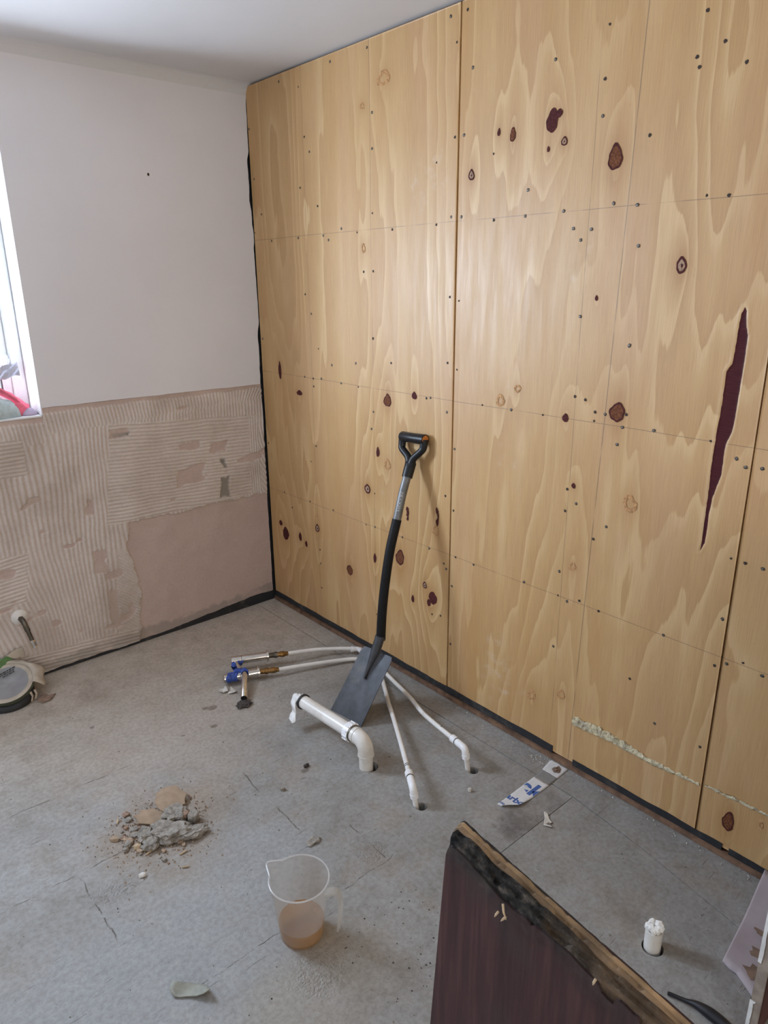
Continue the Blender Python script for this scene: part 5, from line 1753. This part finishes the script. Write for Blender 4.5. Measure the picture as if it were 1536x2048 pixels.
# ---- capped radiator tail on the wall
def wall_elbow():
    T = empty('wall_pipe', (-1.222, -0.006, 0.296), 'grey metal pipe tail with a round white cover plate on the plaster wall', 'pipe')
    c = Vector((-1.223, -0.004, 0.296))
    bm = bmesh.new()
    tube_bm(bm, [c + Vector((0, 0.003, 0)), c + Vector((0, -0.004, 0)), c + Vector((0, -0.012, 0)), c + Vector((0, -0.018, 0))], [0.033, 0.0325, 0.026, 0.012], 32)
    o = from_bm('cover_plate', bm, M['wwaste'], T, True)
    auto(o, 30)
    tube('nut', [c + Vector((0, -0.012, -0.002)), c + Vector((0.003, -0.034, -0.006))], [0.0125, 0.012], M['gunm'], T, 6, smooth=False)
    e = c + Vector((0.004, -0.045, -0.010))
    end = Vector((-1.196, -0.058, 0.172))
    tube('elbow', bend(c + Vector((0.002, -0.028, -0.004)), e, e.lerp(end, 0.35), 0.012, 6), 0.0105, M['gunm'], T, 16)
    tube('tail', [e.lerp(end, 0.25), e.lerp(end, 0.75)], 0.0085, M['gunm'], T, 16)
    d = (end - e).normalized()
    tube('end_nut', [e.lerp(end, 0.72), e.lerp(end, 0.80), e.lerp(end, 0.95), end], [0.0095, 0.0115, 0.0115, 0.0125], M['chrome'], T, 8, smooth=False)
    tube('bore', [end - d * 0.001, end + d * 0.0006], 0.0085, M['void'], T, 12)


wall_elbow()


# ---- things on the window sill
def sill_things():
    z = WZ0
    def cloth(name, cx, cy, rx, ry, h, mat, seed, label, amp=0.35):
        bm = bmesh.new()
        n, k = 30, 14
        g_ = []
        c = bm.verts.new((cx, cy, z + h))
        for j in range(1, k + 1):
            f = j / k
            row = []
            for i in range(n):
                a = 2 * PI * i / n
                e = 1 + amp * (float(vnoise(2 + 2 * math.cos(a), 2 + 2 * math.sin(a), seed)) - 0.5)
                r = f * e
                zz = h * math.sqrt(max(0, 1 - f * f)) + 0.25 * h * (float(vnoise(f * 5 + a * 0.3, a * 2.2 % 7, seed + 2)) - 0.5) * math.sin(f * PI)
                row.append(bm.verts.new((min(cx + rx * r * math.cos(a), WX1 - 0.004), cy + ry * r * math.sin(a), z + max(0.0, zz))))
            g_.append(row)
        for i in range(n):
            bm.faces.new((c, g_[0][i], g_[0][(i + 1) % n]))
            for j in range(k - 1):
                bm.faces.new((g_[j][i], g_[j + 1][i], g_[j + 1][(i + 1) % n], g_[j][(i + 1) % n]))
        bm.faces.new(g_[-1][::-1])
        return tag(from_bm(name, bm, mat, None, True), label, 'cloth')
    cloth('towel', -1.170, 0.030, 0.080, 0.032, 0.078, M['aqua'], 3, 'pale aqua folded towel at the front of the window sill')
    # rolled pink cloth end
    T = tube('rolled_cloth', smooth_path([(-1.085, 0.028, z + 0.026), (-1.088, 0.045, z + 0.027), (-1.10, 0.075, z + 0.03), (-1.12, 0.10, z + 0.032)], 5), [0.020, 0.026] + [0.027] * 13 + [0.02], M['pink'], None, 20)
    tag(T, 'rolled coral-pink cloth end beside the aqua towel on the sill', 'cloth')
    # pink garment draped over the towel
    pts = [(-1.30, 0.050, z + 0.118), (-1.20, 0.045, z + 0.120), (-1.14, 0.042, z + 0.108), (-1.095, 0.045, z + 0.082), (-1.065, 0.05, z + 0.052), (-1.040, 0.052, z + 0.030)]
    sp = smooth_path(pts, 7)
    V, Fc = [], []
    W_ = 9
    for i, p in enumerate(sp):
        for j in range(W_):
            f = j / (W_ - 1)
            V.append(p + Vector((0.004 * math.sin(j * 2 + i * 0.3), 0.085 * f - 0.012 + 0.002, 0.012 * math.sin(f * 9 + i * 0.15) * (1 - 0.4 * f) - 0.010 * f)))
    for i in range(len(sp) - 1):
        for j in range(W_ - 1):
            Fc.append((i * W_ + j, (i + 1) * W_ + j, (i + 1) * W_ + j + 1, i * W_ + j + 1))
    o = mesh('pink_garment', V, Fc, M['pink'], None, True)
    md = o.modifiers.new('s', 'SOLIDIFY')
    md.thickness = 0.010
    tag(o, 'bright pink garment draped over the towel on the window sill', 'cloth')
    cloth('lilac_cloth', -1.050, 0.050, 0.032, 0.036, 0.026, M['lilac'], 7, 'small lilac cloth in the corner of the window sill')
    # silver packet lying on top
    V = []
    for i in range(9):
        f = i / 8
        for j in range(4):
            q = j / 3
            V.append((-1.20 + 0.145 * f, 0.055 + 0.015 * q, z + 0.128 + 0.045 * q + 0.030 * f + 0.004 * math.sin(i * 2.1 + j * 3)))
    Fc = [(i * 4 + j, (i + 1) * 4 + j, (i + 1) * 4 + j + 1, i * 4 + j + 1) for i in range(8) for j in range(3)]
    o = mesh('foil_packet', V, Fc, M['silver'], None, False)
    md = o.modifiers.new('s', 'SOLIDIFY')
    md.thickness = 0.008
    tag(o, 'crinkled silvery packet lying on the pink garment at the window', 'packet')


sill_things()


# ---- rubble heap
def chunk(name, c, r, mat, seed, label, cat='rubble', group=None, amp=0.5, rot=0.0, sub=3, freq=1.8):
    bm = bmesh.new()
    bmesh.ops.create_icosphere(bm, subdivisions=sub, radius=1)
    from mathutils import noise as mn
    off = Vector((seed * 3.1, seed * 1.3, seed * 0.7))
    R_ = Matrix.Rotation(rot, 3, 'Z')
    for v in bm.verts:
        n_ = mn.noise(v.co * freq + off) + 0.45 * mn.noise(v.co * freq * 3 + off) + 0.2 * mn.noise(v.co * freq * 7 + off)
        p = v.co.copy()
        p.z = max(-0.6, min(0.6, p.z)) / 0.6
        p *= 1 + amp * n_
        p = R_ @ Vector((p.x * r[0], p.y * r[1], p.z * r[2]))
        v.co = Vector(c) + p
        v.co.z = max(v.co.z, 0.0006)
    o = from_bm(name, bm, mat)
    return tag(o, label, cat, group)


def thin_flake(name, outline, z0, tilt, mat, label, thick=0.004, seed=0):
    pts = np.array(outline)
    c = pts.mean(0)
    bm = bmesh.new()
    def zf(p): return z0 + (p[0] - c[0]) * tilt[0] + (p[1] - c[1]) * tilt[1] + 0.002 * float(vnoise(p[0] * 30, p[1] * 30, seed))
    t_ = [bm.verts.new((*p, zf(p) + thick)) for p in pts]
    b_ = [bm.verts.new((*p, zf(p))) for p in pts]
    bm.faces.new(t_)
    bm.faces.new(b_[::-1])
    n = len(pts)
    for i in range(n): bm.faces.new((t_[i], b_[i], b_[(i + 1) % n], t_[(i + 1) % n]))
    return tag(from_bm(name, bm, mat), label, 'rubble')


thin_flake('skim_flake', irregular(-1.098, -1.092, 0.050, 0.044, 26, 0.10, 3, 0.3), 0.022, (-0.10, 0.30), M['skim'], 'large rounded tan skim-coat flake on top of the rubble heap', 0.004, 1)
thin_flake('skim_flake', irregular(-1.172, -1.128, 0.048, 0.030, 16, 0.22, 4, -0.5), 0.016, (-0.15, 0.25), M['skim'], 'smaller angular tan flake lying left of the round one in the rubble', 0.004, 2)
chunk('mortar_slab', (-1.160, -1.212, 0.016), (0.062, 0.040, 0.014), M['mortar'], 3, 'broadest crumbly grey mortar slab in the rubble heap', amp=0.42, rot=-0.7, sub=4)
chunk('mortar_slab', (-1.115, -1.155, 0.014), (0.040, 0.034, 0.012), M['mortar'], 5, 'grey mortar slab tucked under the round tan flake', amp=0.45, rot=0.4, sub=4)
chunk('mortar_slab', (-1.108, -1.258, 0.010), (0.048, 0.024, 0.009), M['mortar'], 6, 'long thin grey mortar slab at the right front of the heap', amp=0.45, rot=-0.25, sub=4)
chunk('mortar_slab', (-1.216, -1.180, 0.014), (0.024, 0.032, 0.012), M['mortar'], 8, 'chunky grey mortar lump at the left side of the heap', amp=0.5, rot=0.2)
chunk('mortar_slab', (-1.222, -1.222, 0.012), (0.024, 0.022, 0.010), M['mortar'], 9, 'rounded grey mortar lump at the lower left of the heap', amp=0.5)
chunk('pebble', (-1.075, -1.205, 0.015), (0.018, 0.018, 0.014), M['mortar'], 12, 'smooth squarish grey stone on the right of the rubble heap', amp=0.2)
chunk('pebble', (-1.090, -1.178, 0.013), (0.014, 0.014, 0.010), M['brick'], 13, 'small pinkish stone beside the squarish grey one in the heap', amp=0.25)
HX, HY = -0.012, -0.022
for o in bpy.data.objects:
    if o.get('category') == 'rubble': o.location = (HX, HY, 0)
rs = np.random.default_rng(11)
mats = [M['mortar'], M['crumb'], M['brick'], M['splinter'], M['skim'], M['mortar']]
hues = ['grey mortar', 'brown', 'reddish', 'pale straw-coloured', 'tan', 'grey mortar']
protos = []
for k in range(8):
    protos.append(chunk('rubble_fragment', (0, 0, 0.004), (0.008 + 0.004 * rs.random(), 0.006 + 0.003 * rs.random(), 0.004), mats[k % 6], 50 + k, 'small %s fragment scattered in and around the rubble heap' % hues[k % 6], 'rubble', 'small %s rubble fragments' % hues[k % 6], amp=0.55, sub=2))
for k in range(150):
    a, rr = rs.uniform(0, 2 * PI), abs(rs.normal(0, 1))
    x = -1.165 + 0.062 * rr * math.cos(a) - 0.02
    y = -1.185 + 0.062 * rr * math.sin(a)
    if k % 3 == 0: x, y = -1.235 + rs.normal(0, 0.028), -1.20 + rs.normal(0, 0.055)
    o = protos[k % 8]
    if k >= 8:
        o = o.copy()
        COL.objects.link(o)
    o.location = (x, y, 0.0)
    o.rotation_euler = (0, 0, rs.uniform(0, 6))
    s = 0.5 + 1.0 * rs.random() ** 1.5
    o.scale = (s, s, s)


def stick(p, ang, L, r, label, mat=M['splinter'], tilt=0.05):
    d = Vector((math.cos(ang), math.sin(ang), tilt)).normalized() * L / 2
    c = Vector((p[0], p[1], r + abs(d.z)))
    o = tube('splinter', [c - d, c, c + d], [r * 0.8, r, r * 0.5], mat, None, 5, smooth=False)
    return tag(o, label, 'splinter')


stick((-1.171, -1.329), 0.05, 0.026, 0.0026, 'lone pale straight splinter in front of the rubble heap')
stick((-1.190, -1.384), -0.5, 0.020, 0.0030, 'stubby tan splinter farthest forward of the rubble heap')
stick((-1.268, -1.075), 1.1, 0.022, 0.0026, 'pale splinter standing off the left side of the rubble heap', tilt=0.3)
stick((-1.245, -1.262), 0.2, 0.026, 0.0030, 'flat pale splinter at the lower left of the rubble heap')
stick((-1.085, -1.068), 0.6, 0.024, 0.0030, 'upright splinter poking out behind the round tan flake', tilt=0.7)
stick((-1.051, -1.115), 1.9, 0.028, 0.0032, 'reddish splinter to the right of the round tan flake', M['brick'], 0.3)
chunk('white_chip', (-1.297, -1.334, 0.005), (0.012, 0.010, 0.005), M['whitechip'], 21, 'bright white plaster chip in front of the rubble heap', amp=0.75, sub=1, freq=2.5)
chunk('grit_stone', (-0.802, -1.292, 0.005), (0.008, 0.007, 0.006), M['mortar'], 22, 'lone beige pebble on open floor left of the waste pipe', amp=0.3)
chunk('grit_stone', (-0.345, -1.705, 0.005), (0.006, 0.006, 0.006), M['whitechip'], 23, 'pale pebble between the two small floor holes and the paper strip', amp=0.3)
chunk('dark_lump', (-0.675, -1.247, 0.004), (0.010, 0.006, 0.005), M['rust'], 24, 'small black lump on the floor left of the waste pipe foot', amp=0.5)
chunk('adhesive_lump', (-0.859, -1.545, 0.003), (0.022, 0.013, 0.004), M['mortar'], 25, 'low grey adhesive lump on the floor behind the jug', amp=0.6)
# curled flake in the near left foreground
scrap('paint_flake', [(-1.392, -1.712), (-1.378, -1.700), (-1.360, -1.712), (-1.345, -1.722), (-1.330, -1.738), (-1.318, -1.760), (-1.322, -1.782), (-1.337, -1.776), (-1.350, -1.765), (-1.366, -1.748), (-1.380, -1.738), (-1.390, -1.728)], M['greenflake'], 'curled grey-green paint flake in the near left foreground', 'debris', seed=14, lift=0.014, thick=0.0020)
# tan torn fibres by the dark strip
scrap('fibre_scrap', [(-0.292, -1.962), (-0.262, -1.944), (-0.248, -1.930), (-0.240, -1.936), (-0.256, -1.958), (-0.262, -1.975), (-0.276, -1.968), (-0.282, -1.985)], M['paperchip'], 'pale frayed fibre scrap beside the floor joint near the paper strip', 'scrap', seed=15, lift=0.004, thick=0.001)

# fine grit over the whole floor: nobody could count it
def grit():
    rs = np.random.default_rng(5)
    tet = np.array([(1, 0, -0.5), (-0.5, 0.9, -0.5), (-0.5, -0.9, -0.5), (0, 0, 0.9)])
    def build(name, P, S, mat, label):
        N = len(P)
        V = np.zeros((N, 4, 3))
        for i in range(N):
            a = rs.uniform(0, 6)
            R_ = np.array([[math.cos(a), -math.sin(a), 0], [math.sin(a), math.cos(a), 0], [0, 0, 1]])
            t_ = tet * rs.uniform(0.6, 1.3, (4, 3))
            V[i] = (t_ @ R_.T) * S[i] + np.array([P[i][0], P[i][1], S[i] * 0.5])
        F_ = np.array([(0, 2, 1), (0, 1, 3), (1, 2, 3), (2, 0, 3)])
        Fc = (F_[None] + (np.arange(N) * 4)[:, None, None]).reshape(-1, 3)
        o = mesh(name, V.reshape(-1, 3), Fc, mat)
        return tag(o, label, 'grit', kind='stuff')
    n = 900
    P = np.stack([-1.165 + rs.normal(0, 0.075, n) - 0.015, -1.20 + rs.normal(0, 0.075, n)], 1)
    build('rubble_crumbs', P, rs.uniform(0.0012, 0.0042, n), M['crumb'], 'fine brown crumbs spread through and around the rubble heap')
    n = 420
    P = np.stack([rs.uniform(-1.7, -0.03, n), rs.uniform(-2.6, -0.15, n)], 1)
    build('floor_grit', P, rs.uniform(0.001, 0.0026, n) * np.where(rs.random(n) < 0.08, 1.5, 1), M['mortar'], 'grey grit scattered over the bare floor')
    n = 150
    P = np.stack([-0.016 - abs(rs.normal(0, 0.012, n)), rs.uniform(-2.5, -0.05, n)], 1)
    P = np.concatenate([P, np.stack([-0.05 + rs.normal(0, 0.02, 50), -1.77 + rs.normal(0, 0.03, 50)], 1)])
    P[:, 0] = np.minimum(P[:, 0], -0.014)
    build('skirting_crumbs', P, rs.uniform(0.0012, 0.0036, len(P)), M['paperchip'], 'pale crumbs along the foot of the plywood wall')
    n = 60
    P = np.stack([rs.uniform(-1.02, -0.75, n), rs.uniform(-2.1, -1.85, n)], 1)
    build('dark_grit', np.concatenate([P, np.stack([rs.uniform(-1.5, -0.4, 60), rs.uniform(-2.2, -0.6, 60)], 1)]), rs.uniform(0.0012, 0.003, n + 60), M['rust'], 'dark specks of grit on the floor around the jug')


grit()


# ---- dried foam bead across the lower plywood
def foam():
    T = empty('foam_bead', (0.0, -2.1, 0.19), 'ragged bead of dried cream foam stuck across the lower plywood', 'foam')
    from mathutils import noise as mn
    def run(name, pts, R_, seed):
        sp = smooth_path(pts, 18)
        bm = bmesh.new()
        tube_bm(bm, sp, R_, 14)
        for v in bm.verts:
            n_ = mn.noise(v.co * 90 + Vector((seed, 0, 0))) + 0.5 * mn.noise(v.co * 260)
            v.co.z += 0.006 * n_
            v.co.y += 0.004 * mn.noise(v.co * 120 + Vector((5, seed, 1)))
            v.co.x = max(v.co.x, -0.012) if v.co.x < -0.0005 else -0.0005
            v.co.x *= 0.75 + 0.35 * n_
            v.co.x = min(v.co.x, -0.0006)
        return from_bm(name, bm, M['foam'], T)
    n = 18 * 6 + 1
    R_ = [float(np.interp(k / (n - 1), [0, 0.02, 0.1, 0.3, 0.5, 0.75, 1], [0.012, 0.017, 0.015, 0.0175, 0.012, 0.007, 0.003])) for k in range(n)]
    run('bead', [(-0.002, -1.852, 0.190), (-0.002, -1.90, 0.192), (-0.002, -1.955, 0.197), (-0.002, -2.03, 0.194), (-0.002, -2.13, 0.186), (-0.002, -2.21, 0.190), (-0.002, -2.284, 0.194)], R_, 1)
    run('bead', [(-0.001, -2.30, 0.200), (-0.001, -2.36, 0.202), (-0.001, -2.42, 0.205), (-0.001, -2.48, 0.207)], [0.004 - 0.002 * abs(k / 54 - 0.5) for k in range(55)], 2)


foam()
